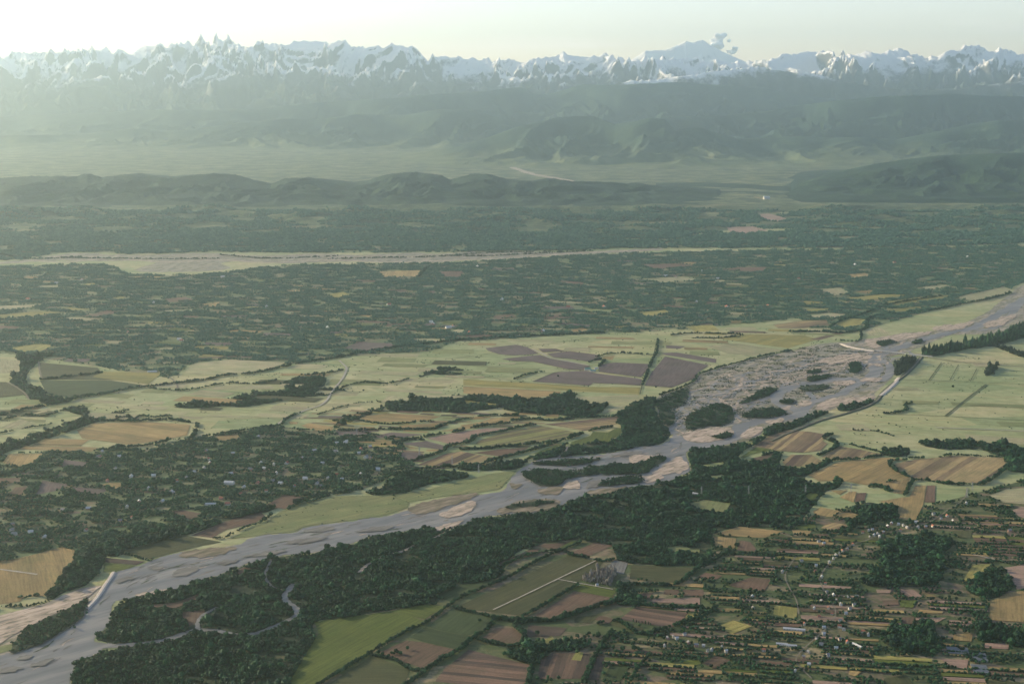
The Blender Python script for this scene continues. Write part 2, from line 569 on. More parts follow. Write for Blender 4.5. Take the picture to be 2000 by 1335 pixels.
# ---------------------------------------------------------------- the ground
S = 59000.0
xs = np.concatenate([np.linspace(-70000, -9000, 14), np.linspace(-8000, 8000, 33), np.linspace(9000, 70000, 14)])
ys = np.concatenate([np.linspace(-15000, 1000, 6), np.linspace(2000, 14000, 25), np.linspace(16000, S, 20)])
X, Y = np.meshgrid(xs, ys)
tag(grid_obj('ground', np.stack([X, Y, np.zeros_like(X)], -1), M['pasture']), 'wide flat plain of pale pasture below the mountains', None, None, 'structure')

# ---------------------------------------------------------------- hills and mountains
def hill_material(key, name, stops, scale, clear=None, clear_at=(0.60, 0.68), bump=12.0, grain=0.035, foot=None):
    m, nt, b = mat(name); T = NT(nt)
    p = T.pos()
    n = T.noise(scale, 6, 0.6, p)
    c = T.ramp(n, stops)
    g = T.noise(grain, 5, 0.7, p)
    c = T.mix(0.8, c, T.ramp(g, [(0.34, 0.45), (0.5, 0.95), (0.68, 1.6)]), 'MULTIPLY')
    if clear:
        k = T.noise(0.0016, 6, 0.62, T.pos((0.6, 1.5, 1), 0.1))
        c = T.mix(T.ramp(k, [(clear_at[0], 0.0), (clear_at[1], 0.9)]), c, clear)
    if foot:      # farmland climbing the lowest slopes
        ge = T.n('ShaderNodeNewGeometry'); se = T.n('ShaderNodeSeparateXYZ'); T.l(ge.outputs['Position'], se.inputs[0])
        hh = T.math('ADD', T.math('DIVIDE', se.outputs[2], foot), T.math('MULTIPLY', T.math('SUBTRACT', T.noise(0.0009, 5, 0.6, p), 0.5), 2.2))
        k = T.ramp(T.noise(0.003, 5, 0.6, p), [(0.34, (0.070, 0.095, 0.042)), (0.52, (0.115, 0.140, 0.060)), (0.68, (0.175, 0.180, 0.085))])
        c = T.mix(T.ramp(hh, [(0.15, 1.0), (0.95, 0.0)]), c, k)
    T.l(c, b.inputs['Base Color'])
    T.bump(g, b, 1.0, bump)
    M[key] = m
hill_material('hill', 'forested_hill', [(0.34, (0.007, 0.026, 0.015)), (0.52, (0.015, 0.042, 0.021)), (0.68, (0.034, 0.066, 0.030))], 0.004)
hill_material('lowhill', 'wooded_hillocks', [(0.34, (0.034, 0.056, 0.028)), (0.52, (0.075, 0.105, 0.046)), (0.68, (0.140, 0.150, 0.070))], 0.006, (0.215, 0.200, 0.100), (0.57, 0.66), 14.0)
hill_material('valley', 'valley_land', [(0.38, (0.034, 0.054, 0.030)), (0.50, (0.095, 0.120, 0.054)), (0.62, (0.185, 0.190, 0.092))], 0.0032, (0.215, 0.205, 0.110), (0.56, 0.70), 10.0, 0.02)  # lightened: low mist over the valley is mixed into the land colour

hill_material('foothill', 'foothill_slope', [(0.34, (0.010, 0.032, 0.019)), (0.52, (0.022, 0.052, 0.027)), (0.68, (0.048, 0.080, 0.038))], 0.003, None, foot=260.0)
m, nt, b = mat('alpine_slope'); T = NT(nt)
geo = T.n('ShaderNodeNewGeometry')
sp_ = T.n('ShaderNodeSeparateXYZ'); T.l(geo.outputs['Position'], sp_.inputs[0])
sn_ = T.n('ShaderNodeSeparateXYZ'); T.l(geo.outputs['Normal'], sn_.inputs[0])
nz = T.noise(0.0011, 6, 0.6, T.pos())
fine = T.noise(0.0045, 7, 0.7, T.pos())
lev = T.math('ADD', sp_.outputs[2], T.math('MULTIPLY', T.math('SUBTRACT', nz, 0.5), 1500.0))
lev = T.math('ADD', lev, T.math('MULTIPLY', T.math('SUBTRACT', fine, 0.5), 600.0))
lev = T.math('ADD', lev, T.math('MULTIPLY', T.math('SUBTRACT', T.noise(0.00028, 4, 0.6, T.pos()), 0.5), 1500.0))
snow = T.ramp(T.math('DIVIDE', T.math('SUBTRACT', lev, 1330.0), 260.0), [(0.0, 0.0), (1.0, 1.0)])
steep = T.ramp(T.math('ADD', sn_.outputs[2], T.math('MULTIPLY', T.math('SUBTRACT', fine, 0.5), 0.60)), [(0.38, 0.0), (0.52, 1.0)])
snow = T.math('MULTIPLY', snow, steep)
rock = T.ramp(fine, [(0.35, (0.075, 0.080, 0.072)), (0.65, (0.150, 0.145, 0.125))])
wood = T.ramp(fine, [(0.35, (0.022, 0.038, 0.020)), (0.65, (0.055, 0.075, 0.034))])
hi = T.ramp(T.math('DIVIDE', T.math('SUBTRACT', lev, 950.0), 450.0), [(0.0, 0.0), (1.0, 1.0)])
c = T.mix(hi, wood, rock)
c = T.mix(snow, c, (0.90, 0.875, 0.83))
T.l(c, b.inputs['Base Color'])
T.bump(fine, b, 0.5, 60.0)
M['alpine'] = m

def skyline(s):
    p = pts(s)
    dx, dy = (p[:, 0] - 1000) / FPX, -(p[:, 1] - 667.5) / FPX
    vy, vz = CP + dy * SP, -SP + dy * CP
    return dx / vy, vz / vy

def ridge(name, label, sky, yc, y0, y1, cols, rows, material, wave, amp, seed, jag=0.5, sharp=1.3, a_lim=(-0.62, 0.62), wander=0.05, rid=True, shoulder=0.0, crest=0.16, body_w=0.06, keep=1.0):
    sa, ss = skyline(sky)
    a = np.linspace(a_lim[0], a_lim[1], cols)
    s = np.interp(a, sa, ss)
    s = s + jag / FPX * (fbm(a * 55, a * 0 + seed, 5, seed, 0.65) + 0.4 * (ridged(a * 90, a * 0 + seed, 3, seed) - 0.5))
    YC = yc * (1 + wander * fbm(a * 7, a * 0 + 3.1, 3, seed + 5))
    k = np.linspace(0, 1, rows)
    yy = y0 + (y1 - y0) * k
    A, Yg = np.meshgrid(a, yy)
    Xg = A * Yg
    def sm(v, w):
        w = max(3, int(w) | 1)
        return np.convolve(np.pad(v, w // 2, mode='edge'), np.hanning(w + 2)[1:-1] / np.hanning(w + 2)[1:-1].sum(), 'valid')
    top = np.maximum(CAM_H + s * YC, 8.0)
    body = sm(top, cols * body_w)[None, :]
    top = top[None, :]
    t = np.clip((Yg - y0) / (YC[None, :] - y0), 0, 1)
    tb = np.clip((Yg - YC[None, :]) / (y1 - YC[None, :]), 0, 1)
    wx = Xg + wave * 0.6 * fbm(Xg / (wave * 2.2), Yg / (wave * 2.2), 3, seed + 40)
    wy = Yg + wave * 0.6 * fbm(Xg / (wave * 2.2) + 7.7, Yg / (wave * 2.2), 3, seed + 41)
    n = ridged(wx / wave, wy / wave, 6, seed, 0.52 if material == 'alpine' else 0.56) if rid else 0.5 + 0.5 * fbm(wx / wave, wy / wave, 5, seed)
    front = t ** sharp * (1 - shoulder) + shoulder * np.sqrt(t)
    env = np.where(Yg <= YC[None, :], front, (1 - tb) ** 1.2)
    d = np.where(Yg <= YC[None, :], (YC[None, :] - Yg) / (YC[None, :] - y0), tb * 0.8)
    d = d + 0.10 * (n - 0.6)
    cw = np.exp(-(np.clip(d, 0, None) / crest) ** 2)
    z = env * ((body + (top - body) * np.exp(-(np.clip(d, 0, None) / (crest * 1.8)) ** 2)) * (1 - amp * (1 - n) * (1 - keep * cw)))
    smax = ((z - CAM_H) / Yg)
    jj = smax.argmax(0)
    f = np.clip(CAM_H + s * Yg[jj, np.arange(cols)], 5, None) / np.clip(z[jj, np.arange(cols)], 5, None)
    z = z * sm(np.clip(f, 0.6, 1.8), cols * 0.012)[None, :]
    edge = np.minimum(1, np.minimum(k, 1 - k) / 0.03)[:, None]
    z = z * edge - 6.0
    return tag(grid_obj(name, np.stack([Xg, Yg, z], -1), M[material]), label, None, None, 'structure')

vf = np.array([[-0.62, 13000], [0.62, 13000], [0.62, 45000], [-0.62, 45000]])
o = mesh_obj('valley_floor', [(a * y, y, 0.3) for a, y in vf], [(0, 1, 2, 3)], 'valley')
tag(o, 'hazy wooded lowland stretching from the hills to the foothills', None, None, 'structure')

ridge('first_hills', 'row of dark rounded forested hills across the middle distance',
      '-700,353 -300,347 0,346 60,343 150,343 170,337 200,345 230,341 270,337 310,341 340,343 380,340 420,337 460,340 500,351 530,357 560,347 600,345 640,349 690,354 720,351 750,341 790,335 830,336 860,341 880,350 920,338 950,338 990,348 1020,351 1040,352 1070,346 1120,353 1150,353 1200,355 1260,359 1320,363 1400,371 1440,390 1470,400 1500,412 1700,420 2700,420',
      17300, 15100, 18600, 1100, 200, 'hill', 620, 0.95, 3, 0.5, 1.0, shoulder=0.6, crest=0.2, keep=0.75, wander=0.03, body_w=0.02)
ridge('right_hill', 'broad dark wooded hill rising at the right edge',
      '-700,430 1300,430 1440,420 1480,402 1520,377 1560,361 1600,346 1650,331 1700,321 1760,311 1830,303 1900,300 2000,297 2200,300 2500,310 2700,320',
      18200, 15600, 22000, 700, 170, 'hill', 900, 0.7, 9, 0.5, 1.0, a_lim=(0.10, 0.62), shoulder=0.4)
ridge('middle_hills', 'ridge of hazy green hills behind the valley at centre right',
      '-700,330 600,330 800,300 900,285 960,265 1000,250 1050,238 1090,228 1130,226 1160,227 1200,241 1230,238 1270,230 1300,232 1320,256 1340,250 1365,248 1400,258 1440,270 1500,268 1560,265 1620,268 1700,268 1750,272 1800,262 1860,250 1900,240 1950,235 2000,236 2300,240 2700,250',
      25500, 22000, 28500, 800, 130, 'foothill', 1300, 1.0, 21, 0.6, 1.2, a_lim=(-0.15, 0.62))
ridge('right_ridge', 'long blue green ridge below the snow at right',
      '-700,320 1000,300 1150,262 1250,238 1310,228 1400,225 1500,217 1560,205 1640,195 1720,188 1790,185 1860,183 1930,186 2000,188 2300,185 2700,195',
      30000, 27000, 33000, 700, 110, 'hill', 1300, 0.85, 33, 0.7, 1.1, a_lim=(-0.05, 0.62))
ridge('far_foothills', 'pale hazy forested foothills under the snow range',
      '-700,245 -200,235 0,228 150,222 300,214 400,214 500,213 560,205 620,200 700,195 780,190 850,183 920,180 970,175 1010,170 1025,172 1040,182 1070,184 1090,178 1120,170 1140,164 1160,165 1200,166 1260,163 1320,160 1400,165 1480,170 1540,180 1600,190 1700,200 2000,205 2700,210',
      34500, 29500, 37500, 1000, 150, 'foothill', 1500, 0.95, 47, 0.8, 1.2)
ridge('near_foothills', 'dim wooded ridge between the far valley and the foothills left of centre',
      '-700,268 0,264 150,262 260,250 330,256 420,246 480,238 550,231 620,233 700,222 780,225 850,214 900,213 950,222 1000,236 1050,243 1100,252 1200,262 1300,272 2700,300',
      30500, 27800, 32500, 800, 120, 'foothill', 1100, 0.95, 103, 0.7, 1.1, a_lim=(-0.62, 0.16))
ridge('snow_range', 'long jagged range of snow covered peaks along the horizon',
      '-700,100 -400,92 -200,102 0,106 105,99 180,95 215,97 250,104 285,90 340,85 375,82 390,79 420,77 445,74 460,85 480,92 500,83 530,86 560,85 600,78 640,82 675,80 690,90 715,92 740,90 755,93 770,88 785,86 795,93 805,91 822,105 835,111 870,110 900,112 940,115 980,116 1020,120 1050,113 1090,110 1100,99 1110,107 1130,110 1160,110 1195,107 1220,113 1250,114 1300,114 1335,112 1370,116 1400,120 1430,122 1470,121 1500,115 1520,110 1550,104 1575,100 1600,103 1620,98 1640,108 1660,105 1690,103 1720,104 1745,97 1770,97 1790,106 1815,113 1840,103 1870,97 1890,90 1905,88 1930,97 1950,95 1970,100 2000,106 2200,98 2400,104 2700,100',
      43500, 37000, 47500, 1700, 330, 'alpine', 1900, 0.9, 61, 2.2, 0.9, wander=0.04, crest=0.10, body_w=0.035, shoulder=0.15, keep=0.62)
ridge('front_snow_ridge', 'lower snow streaked ridge in front of the main range at right',
      '-700,230 1000,205 1120,178 1180,166 1220,160 1280,155 1340,148 1400,138 1450,132 1480,130 1520,138 1560,142 1600,146 1650,158 1700,168 1750,172 1800,176 1850,174 1900,169 1950,163 2000,158 2200,160 2700,165',
      37300, 35000, 39500, 900, 130, 'alpine', 1700, 1.0, 77, 2.2, 1.0, a_lim=(-0.02, 0.62), wander=0.02, keep=0.8, crest=0.2)
ridge('twin_peak', 'pale twin topped snow mountain standing behind the range',
      '-700,300 1160,190 1220,125 1240,113 1260,99 1300,97 1325,88 1340,79 1352,83 1372,77 1390,90 1410,100 1440,113 1480,130 1540,190 2700,300',
      55000, 52000, 58000, 300, 90, 'alpine', 2600, 0.35, 83, 1.0, 1.0, a_lim=(0.04, 0.22), wander=0.01)

# low wooded hillocks in front of the first hills
a = np.linspace(-0.60, 0.60, 900)
yy = np.linspace(12300, 15500, 160)
A, Yg = np.meshgrid(a, yy)
Xg = A * Yg
env = np.clip((Yg - 12500) / 1500, 0, 1) * np.clip((15500 - Yg) / 900, 0, 1)
n = np.maximum(0, fbm(Xg / 900, Yg / 700, 5, 91, 0.5) + 0.20)
z = 70 * env * n + 0.9 * np.minimum(1, env * 30) + 0.0
pu, pv = PX(Xg, Yg)
z = z - (z + 2.0) * np.clip(1.6 * np.exp(-((pu - 1478) / 85) ** 2 - ((pv - 436) / 26) ** 2), 0, 1)
z[0], z[-1] = -3, -3
z[:, 0] = z[:, -1] = -3
HZ = (a, yy, z)
tag(grid_obj('hillocks', np.stack([Xg, Yg, z], -1), M['lowhill']), 'low wooded hillocks with small clearings before the dark hills', None, None, 'structure')
# ---------------------------------------------------------------- river
BANK_N = '2400,430 2200,490 2080,530 2000,555 1972,575 1952,590 1926,610 1889,628 1851,640 1814,648 1763,650 1726,658 1688,662 1660,668 1626,669 1586,674 1543,686 1496,695 1463,702 1426,713 1390,723 1360,735 1358,744 1333,757 1288,773 1283,790 1288,820 1305,836 1316,850 1295,867 1250,872 1226,878 1171,888 1121,891 1076,893 1040,901 1035,906 1015,918 998,936 989,951 975,961 938,966 876,980 830,990 796,996 764,1006 711,1014 692,1017 626,1025 590,1032 572,1041 536,1043 500,1047 472,1061 437,1068 401,1073 346,1080 299,1093 266,1107 223,1118 198,1143 161,1148 125,1161 93,1176 55,1187 0,1201 -120,1235 -400,1330'
BANK_S = '-400,1510 100,1510 125,1400 137,1335 140,1321 146,1301 151,1292 196,1273 200,1266 236,1262 186,1252 188,1240 201,1228 213,1216 216,1191 226,1173 276,1166 339,1150 376,1137 421,1124 457,1110 499,1095 560,1083 605,1080 647,1070 686,1061 728,1046 782,1038 830,1031 859,1031 898,1025 928,1014 949,1008 1000,1003 1060,1000 1126,972 1176,964 1226,952 1301,941 1331,926 1347,921 1345,906 1340,886 1350,878 1375,870 1441,865 1481,853 1496,833 1550,822 1575,813 1620,801 1650,793 1696,783 1711,777 1708,768 1731,748 1746,731 1741,721 1738,698 1766,689 1804,675 1834,662 1861,654 1901,653 1947,650 2000,636 2100,600 2400,510'
bed = np.vstack([pts(BANK_N), pts(BANK_S)])
bed_s = rough_edge(smooth_closed(bed, 3), 1.2, 5)
tag(sheet('riverbed', bed_s, 0.35, 'gravel'), 'wide stony bed of the braided river', None, None, 'structure')
paint(OPEN, bed_s)

def water(p, label, z, smooth=True, name='water'):
    q = rough_edge(smooth_closed(p, 3), 3.6, 8) if smooth else p
    tag(sheet(name, q, z, 'water'), label, None, None, 'structure')
    paint(OPEN, q); paint(WATER, q)
n_low = pts(BANK_N.split('1305,836 ')[1].split(' 223,1118')[0] + ' 223,1119 208,1142 192,1167 172,1192 161,1206 135,1226 115,1238 83,1256 50,1268 0,1280 -120,1320 -400,1420')
s_low = pts(BANK_S.split(' 1441,865')[0].replace('-400,1510 100,1510', '-400,1505 96,1505'))
water(np.vstack([n_low, s_low, pts('1350,862 1330,852')]), 'broad grey muddy river flowing to the lower left', 0.7)
for i, (s, w, lab) in enumerate([
    ('2300,470 2150,525 2050,562 2000,585 1965,605 1935,622 1900,640 1850,650 1800,664 1765,676 1725,690 1708,705 1710,725 1690,742 1650,740 1615,744 1575,750 1540,757 1515,768 1522,785 1545,797 1565,806 1540,815 1490,822 1450,832 1440,848 1405,865 1350,872 1320,862', 62, 'main braided grey channel of the upper river'),
    ('1690,742 1665,755 1640,770 1600,780 1580,790 1565,806', 42, 'side channel of the river past pale shingle bars'),
    ('1515,768 1500,775 1470,786 1441,791 1426,801 1446,818 1490,822', 30, 'looping side channel round a scrubby island'),
    ('2000,585 1975,612 1940,640 1900,645', 40, 'upper side channel at the right edge'),
    ('1710,700 1735,712 1738,728 1722,742 1690,742', 40, 'side channel beside the dark conifer wood'),
    ('1600,748 1580,765 1590,783 1565,800', 26, 'short cross channel between shingle bars')]):
    q = ribbon_poly(pts(s), w)
    q = rough_edge(q, 3.4, 20 + i)
    tag(sheet('water', q, 0.75 + 0.05 * i, 'water'), lab, None, None, 'structure')
    paint(OPEN, q); paint(WATER, q)
for i, (s, w, mt, lab) in enumerate([
    ('1290,776 1333,773 1348,786 1330,796 1350,808 1320,816 1343,826 1333,836 1308,838 1320,851', 11, 'water', 'narrow creek winding through the scrubby gravel flat'),
    ('1640,725 1590,733 1526,748 1476,751 1446,756 1426,768 1406,778 1426,791 1436,800', 13, 'bar', 'dry sandy channel curling across the gravel flat'),
    ('1360,742 1420,745 1500,738 1560,728 1620,712', 8, 'bar', 'thin dry channel along the gravel flat'),
    ('364,1235 386,1230 425,1232 459,1239 499,1237 530,1226 560,1213 580,1200 578,1188 562,1176 556,1165 565,1150 574,1140', 17, 'water', 'narrow side stream looping through the riverside wood'),
    ('200,1262 241,1260 289,1256 326,1249 364,1236', 22, 'water', 'mouth of the side stream below the big island wood'),
    ('386,1228 387,1215 398,1200 425,1186', 11, 'water', 'dead end arm of the side stream'),
    ('895,1027 870,1040 845,1052 815,1062 790,1075 765,1082 740,1092 715,1105 702,1118', 11, 'bar', 'stony overflow channel crossing the riverside forest'),
    ('530,1092 522,1110 518,1125 526,1140 540,1150 560,1152', 8, 'water', 'thin stream curving between island woods'),
    ('1100,893 1150,905 1175,911', 10, 'water', 'shallow arm between river islands'),
    ('1109,872 1104,882 1090,893', 8, 'bar', 'small gravelly inlet by the meadow')]):
    q = ribbon_poly(pts(s), w * 1.15)
    tag(ribbon('stream' if mt == 'water' else 'dry_channel', pts(s), w, 1.15 + 0.03 * i, mt), lab, None, None, 'structure')
    paint(OPEN, q)

flat_axis = smooth_open(pts('1790,668 1720,690 1650,705 1560,725 1480,750 1420,780 1370,815 1330,852'), 8)
fx, fy = G(flat_axis[:, 0], flat_axis[:, 1])
rs = np.random.default_rng(5)
for i in range(22):
    ii = np.linspace(0, len(fx) - 1, 46)
    a0, a1 = sorted(rs.choice(46, 2, replace=False))
    if a1 - a0 < 14:
        a0, a1 = max(0, a0 - 8), min(45, a1 + 12)
    ii = ii[a0:a1 + 1]
    cx, cy = np.interp(ii, np.arange(len(fx)), fx), np.interp(ii, np.arange(len(fx)), fy)
    d = np.gradient(np.stack([cx, cy], 1), axis=0); d /= np.hypot(d[:, 0], d[:, 1])[:, None]
    off = rs.uniform(-190, 150) + 75 * fbm(ii / 3.2 + i * 9.1, ii * 0 + i, 3, 300 + i)
    u, v = PX(cx - d[:, 1] * off, cy + d[:, 0] * off)
    wid = rs.uniform(5, 15)
    kind = 'water' if i % 2 else 'bar'
    o = ribbon('stream' if kind == 'water' else 'dry_channel', np.stack([u, v], 1), wid, 1.05 + 0.004 * i, kind)
    tag(o, ('thin grey water thread' if kind == 'water' else 'thin pale dry channel') + ' braiding over the gravel flat', None, 'threads of the braided gravel flat', 'structure')

BARS = [
 ('bar', '1276,923 1301,906 1326,893 1344,911 1326,923 1291,926'), ('bar', '1249,932 1286,926 1296,933 1271,943 1251,941'),
 ('bar', '1335,848 1370,838 1426,836 1433,851 1400,861 1350,863'), ('bar', '1446,848 1476,833 1491,841 1471,853 1451,856'),
 ('bar', '1496,823 1526,817 1533,823 1506,828'), ('bar', '1559,786 1581,782 1584,791 1564,793'), ('bar', '1526,796 1543,793 1541,801 1528,801'),
 ('bar', '1596,791 1626,778 1664,776 1711,773 1701,781 1641,793 1601,801'), ('bar', '1630,746 1666,743 1663,751 1635,753'),
 ('bar', '1696,709 1718,711 1721,716 1701,714'), ('bar', '1681,741 1721,737 1716,744 1686,746'), ('bar', '1595,706 1650,693 1701,696 1691,703 1625,711'),
 ('bar', '1690,665 1726,658 1814,647 1800,657 1740,668 1710,680'), ('bar', '1820,640 1870,632 1905,630 1870,644 1830,647'), ('bar', '1925,632 1960,618 1985,615 1960,632 1930,640'),
 ('scrubbar', '349,1083 376,1074 451,1068 455,1075 411,1087 364,1088'), ('siltbar', '339,1118 364,1108 389,1110 371,1123 341,1125'),
 ('siltbar', '288,1110 321,1105 311,1113'), ('bar', '860,1004 890,990 925,978 925,992 901,1007 871,1011'),
 ('scrubbar', '800,990 850,976 925,963 932,968 905,980 870,990 830,1003 803,1000'), ('siltbar', '596,1034 644,1028 647,1034 605,1040'),
 ('bar', '1101,949 1126,939 1131,954 1106,956'), ('scrubbar', '995,944 1020,946 1008,956'), ('scrubbar', '1051,956 1096,951 1091,964 1056,964'),
 ('siltbar', '1151,941 1181,938 1170,950 1145,955'), ('scrubbar', '1143,961 1175,955 1224,951 1181,964 1151,966'),
 ('scrubbar', '970,1001 1000,983 1050,975 1092,978 1085,990 1040,1000'), ('siltbar', '226,1136 240,1128 262,1128 245,1137'),
 ('siltbar', '60,1300 85,1290 108,1284 95,1296 70,1303'), ('siltbar', '0,1306 30,1303 48,1304 30,1311 0,1315'), ('siltbar', '30,1286 55,1279 65,1281 45,1289'),
 ('bar', '265,1163 290,1156 335,1150 320,1157 290,1164'), ('siltbar', '560,1060 600,1052 640,1050 620,1057 580,1063'), ('siltbar', '470,1088 520,1078 560,1076 530,1084'),
 ('siltbar', '690,1040 730,1030 770,1027 745,1036'), ('bar', '850,1033 875,1025 905,1017 893,1027 865,1037'), ('siltbar', '420,1100 450,1094 470,1094 445,1102'),
 ('bar', '1226,896 1250,888 1275,892 1260,900 1240,905'), ('bar', '1045,905 1100,900 1150,903 1100,906'), ('siltbar', '1195,889 1235,883 1260,884 1225,892'),
]
for i, (mt, s) in enumerate(BARS):
    q = rough_edge(smooth_closed(pts(s), 4), 4.2, 60 + i)
    lab = {'bar': 'pale pinkish shingle bar in the river', 'scrubbar': 'brown grassy gravel bar in the river', 'siltbar': 'low grey silt bar in the muddy river'}[mt]
    tag(sheet('gravel_bar', q, 1.5 + 0.03 * i, mt), lab, None, 'bars of the braided river', 'structure')
    paint(OPEN, q)
oldch = pts('198,1144 161,1149 125,1162 93,1177 55,1188 0,1202 -120,1236 -400,1335 -400,1380 -120,1300 -40,1272 0,1257 20,1243 45,1230 88,1207 141,1184 165,1172 190,1150')
tag(sheet('dry_channel', smooth_closed(oldch, 3), 1.45, 'bar'), 'broad dry gravel arm left of the stone levee', None, None, 'structure')

# slender ripples of silt and gravel lying along the current
axis = smooth_open(pts('1330,862 1310,880 1270,890 1200,897 1130,915 1060,940 1000,965 940,985 880,1000 800,1018 720,1030 640,1045 560,1062 480,1080 400,1095 330,1115 270,1140 215,1180 180,1225 130,1260 60,1300 -20,1330'), 12)
ax, ay = G(axis[:, 0], axis[:, 1])
rb = np.random.default_rng(77)
made = 0
for _ in range(2600):
    if made >= 190:
        break
    k = int(rb.integers(2, len(ax) - 3))
    dx, dy = ax[k + 2] - ax[k - 2], ay[k + 2] - ay[k - 2]
    L = math.hypot(dx, dy); dx, dy = dx / L, dy / L
    off = rb.normal(0, 55)
    cx, cy = ax[k] - dy * off, ay[k] + dx * off
    ln, wd = rb.uniform(9, 42), rb.uniform(1.2, 4.2)
    t = np.linspace(-1, 1, 9)
    bow = rb.uniform(-0.25, 0.25) * ln * (1 - t * t)
    half = wd * (1 - t ** 2) ** 0.7 * (1 + 0.4 * rb.normal(size=9))
    cxs, cys = cx + dx * t * ln - dy * bow, cy + dy * t * ln + dx * bow
    ring = np.vstack([np.stack([cxs - dy * half, cys + dx * half], 1), np.stack([cxs + dy * half * 0.6, cys - dx * half * 0.6], 1)[::-1][1:-1]])
    if not look(WATER, cxs, cys).all():
        continue
    kind = ['siltbar', 'siltbar', 'scrubbar', 'bar', 'ditch'][int(rb.integers(0, 5))]
    q = np.stack(PX(ring[:, 0], ring[:, 1]), 1)
    tag(sheet('gravel_bar', q, 0.98 + 0.0015 * made, kind), 'slender streak of silt and gravel lying along the current', None, 'thin gravel streaks in the muddy river', 'structure')
    made += 1

# islands and banks carrying scrub and trees (painted back as wooded ground)
ISLANDS = [
 ('1020,928 1041,918 1076,917 1116,922 1151,913 1171,911 1170,926 1141,930 1108,936 1091,947 1061,950 1040,941', 0.85),
 ('1173,916 1201,906 1246,906 1271,895 1299,892 1301,898 1276,913 1259,925 1221,926 1181,928', 0.9),
 ('1040,906 1076,901 1126,898 1173,895 1171,898 1138,907 1101,910 1061,908', 0.8),
 ('1166,949 1196,936 1234,931 1256,939 1246,944 1214,947', 0.85),
 ('1343,813 1391,791 1426,793 1433,813 1423,828 1391,833 1350,838 1340,833', 0.62),
 ('1451,811 1501,796 1534,806 1513,815 1463,816', 0.8), ('1446,788 1491,761 1521,758 1501,773 1471,783', 0.8),
 ('1576,738 1619,733 1611,740 1584,745', 0.8), ('1576,726 1602,722 1600,728 1580,731', 0.8), ('1660,711 1678,709 1681,726 1663,728', 0.8),
 ('166,1189 161,1206 135,1226 115,1238 83,1256 50,1268 20,1275 45,1233 88,1211 141,1186 173,1171', 0.75),
 ('985,993 1010,985 1060,978 1080,982 1040,990', 0.5), ('1283,780 1300,776 1330,762 1345,766 1335,790 1310,800 1320,815 1310,832 1295,825 1286,805', 0.55),
 ('1390,853 1425,846 1432,850 1412,858', 0.7), ('1560,757 1600,752 1620,757 1580,765', 0.25), ('1525,783 1550,780 1548,788 1530,790', 0.6),
 ('1712,668 1740,664 1748,670 1722,676', 0.6), ('1780,668 1800,664 1800,670 1785,672', 0.5),
]
isl_pts = []
for i, (s, d) in enumerate(ISLANDS):
    q = rough_edge(smooth_closed(pts(s), 4), 2.0, 200 + i)
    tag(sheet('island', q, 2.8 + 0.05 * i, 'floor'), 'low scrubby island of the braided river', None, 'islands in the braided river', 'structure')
    isl_pts.append((q, d))

# ---------------------------------------------------------------- fields
CL = {  # two soil/crop colours per kind of field
 'tan': ((0.315, 0.228, 0.100), (0.225, 0.165, 0.074)), 'yel': ((0.285, 0.250, 0.080), (0.215, 0.200, 0.066)),
 'grn': ((0.092, 0.118, 0.024), (0.080, 0.106, 0.022)), 'olv': ((0.072, 0.076, 0.032), (0.058, 0.066, 0.028)),  # greens, olive and brown darkened: lens vignetting painted into the albedo
 'brn': ((0.140, 0.090, 0.062), (0.120, 0.080, 0.054)), 'pur': ((0.128, 0.098, 0.092), (0.110, 0.086, 0.080)),
 'dkb': ((0.075, 0.056, 0.046), (0.088, 0.065, 0.050)), 'pnk': ((0.285, 0.195, 0.150), (0.260, 0.180, 0.135)),
 'tbr': ((0.290, 0.220, 0.110), (0.100, 0.068, 0.052)), 'gbr': ((0.225, 0.225, 0.085), (0.105, 0.078, 0.056)),
 'bdk': ((0.165, 0.105, 0.074), (0.068, 0.050, 0.042)), 'dgn': ((0.044, 0.066, 0.026), (0.038, 0.058, 0.022)),
 'pal': ((0.300, 0.290, 0.160), (0.330, 0.295, 0.175)), 'mea': ((0.180, 0.205, 0.085), (0.195, 0.205, 0.090)), 'gry': ((0.150, 0.150, 0.140), (0.130, 0.130, 0.120)),
}
WORDS = {'tan': 'tan stubble', 'yel': 'yellowish crop', 'grn': 'fresh green', 'olv': 'dark olive', 'brn': 'brown ploughed', 'pur': 'purplish brown ploughed',
 'dkb': 'very dark ploughed', 'pnk': 'pinkish bare', 'tbr': 'tan and brown striped', 'gbr': 'green and brown striped', 'bdk': 'brown and dark striped', 'dgn': 'deep green', 'pal': 'pale dry grass', 'mea': 'green grassy', 'gry': 'grey marshy'}
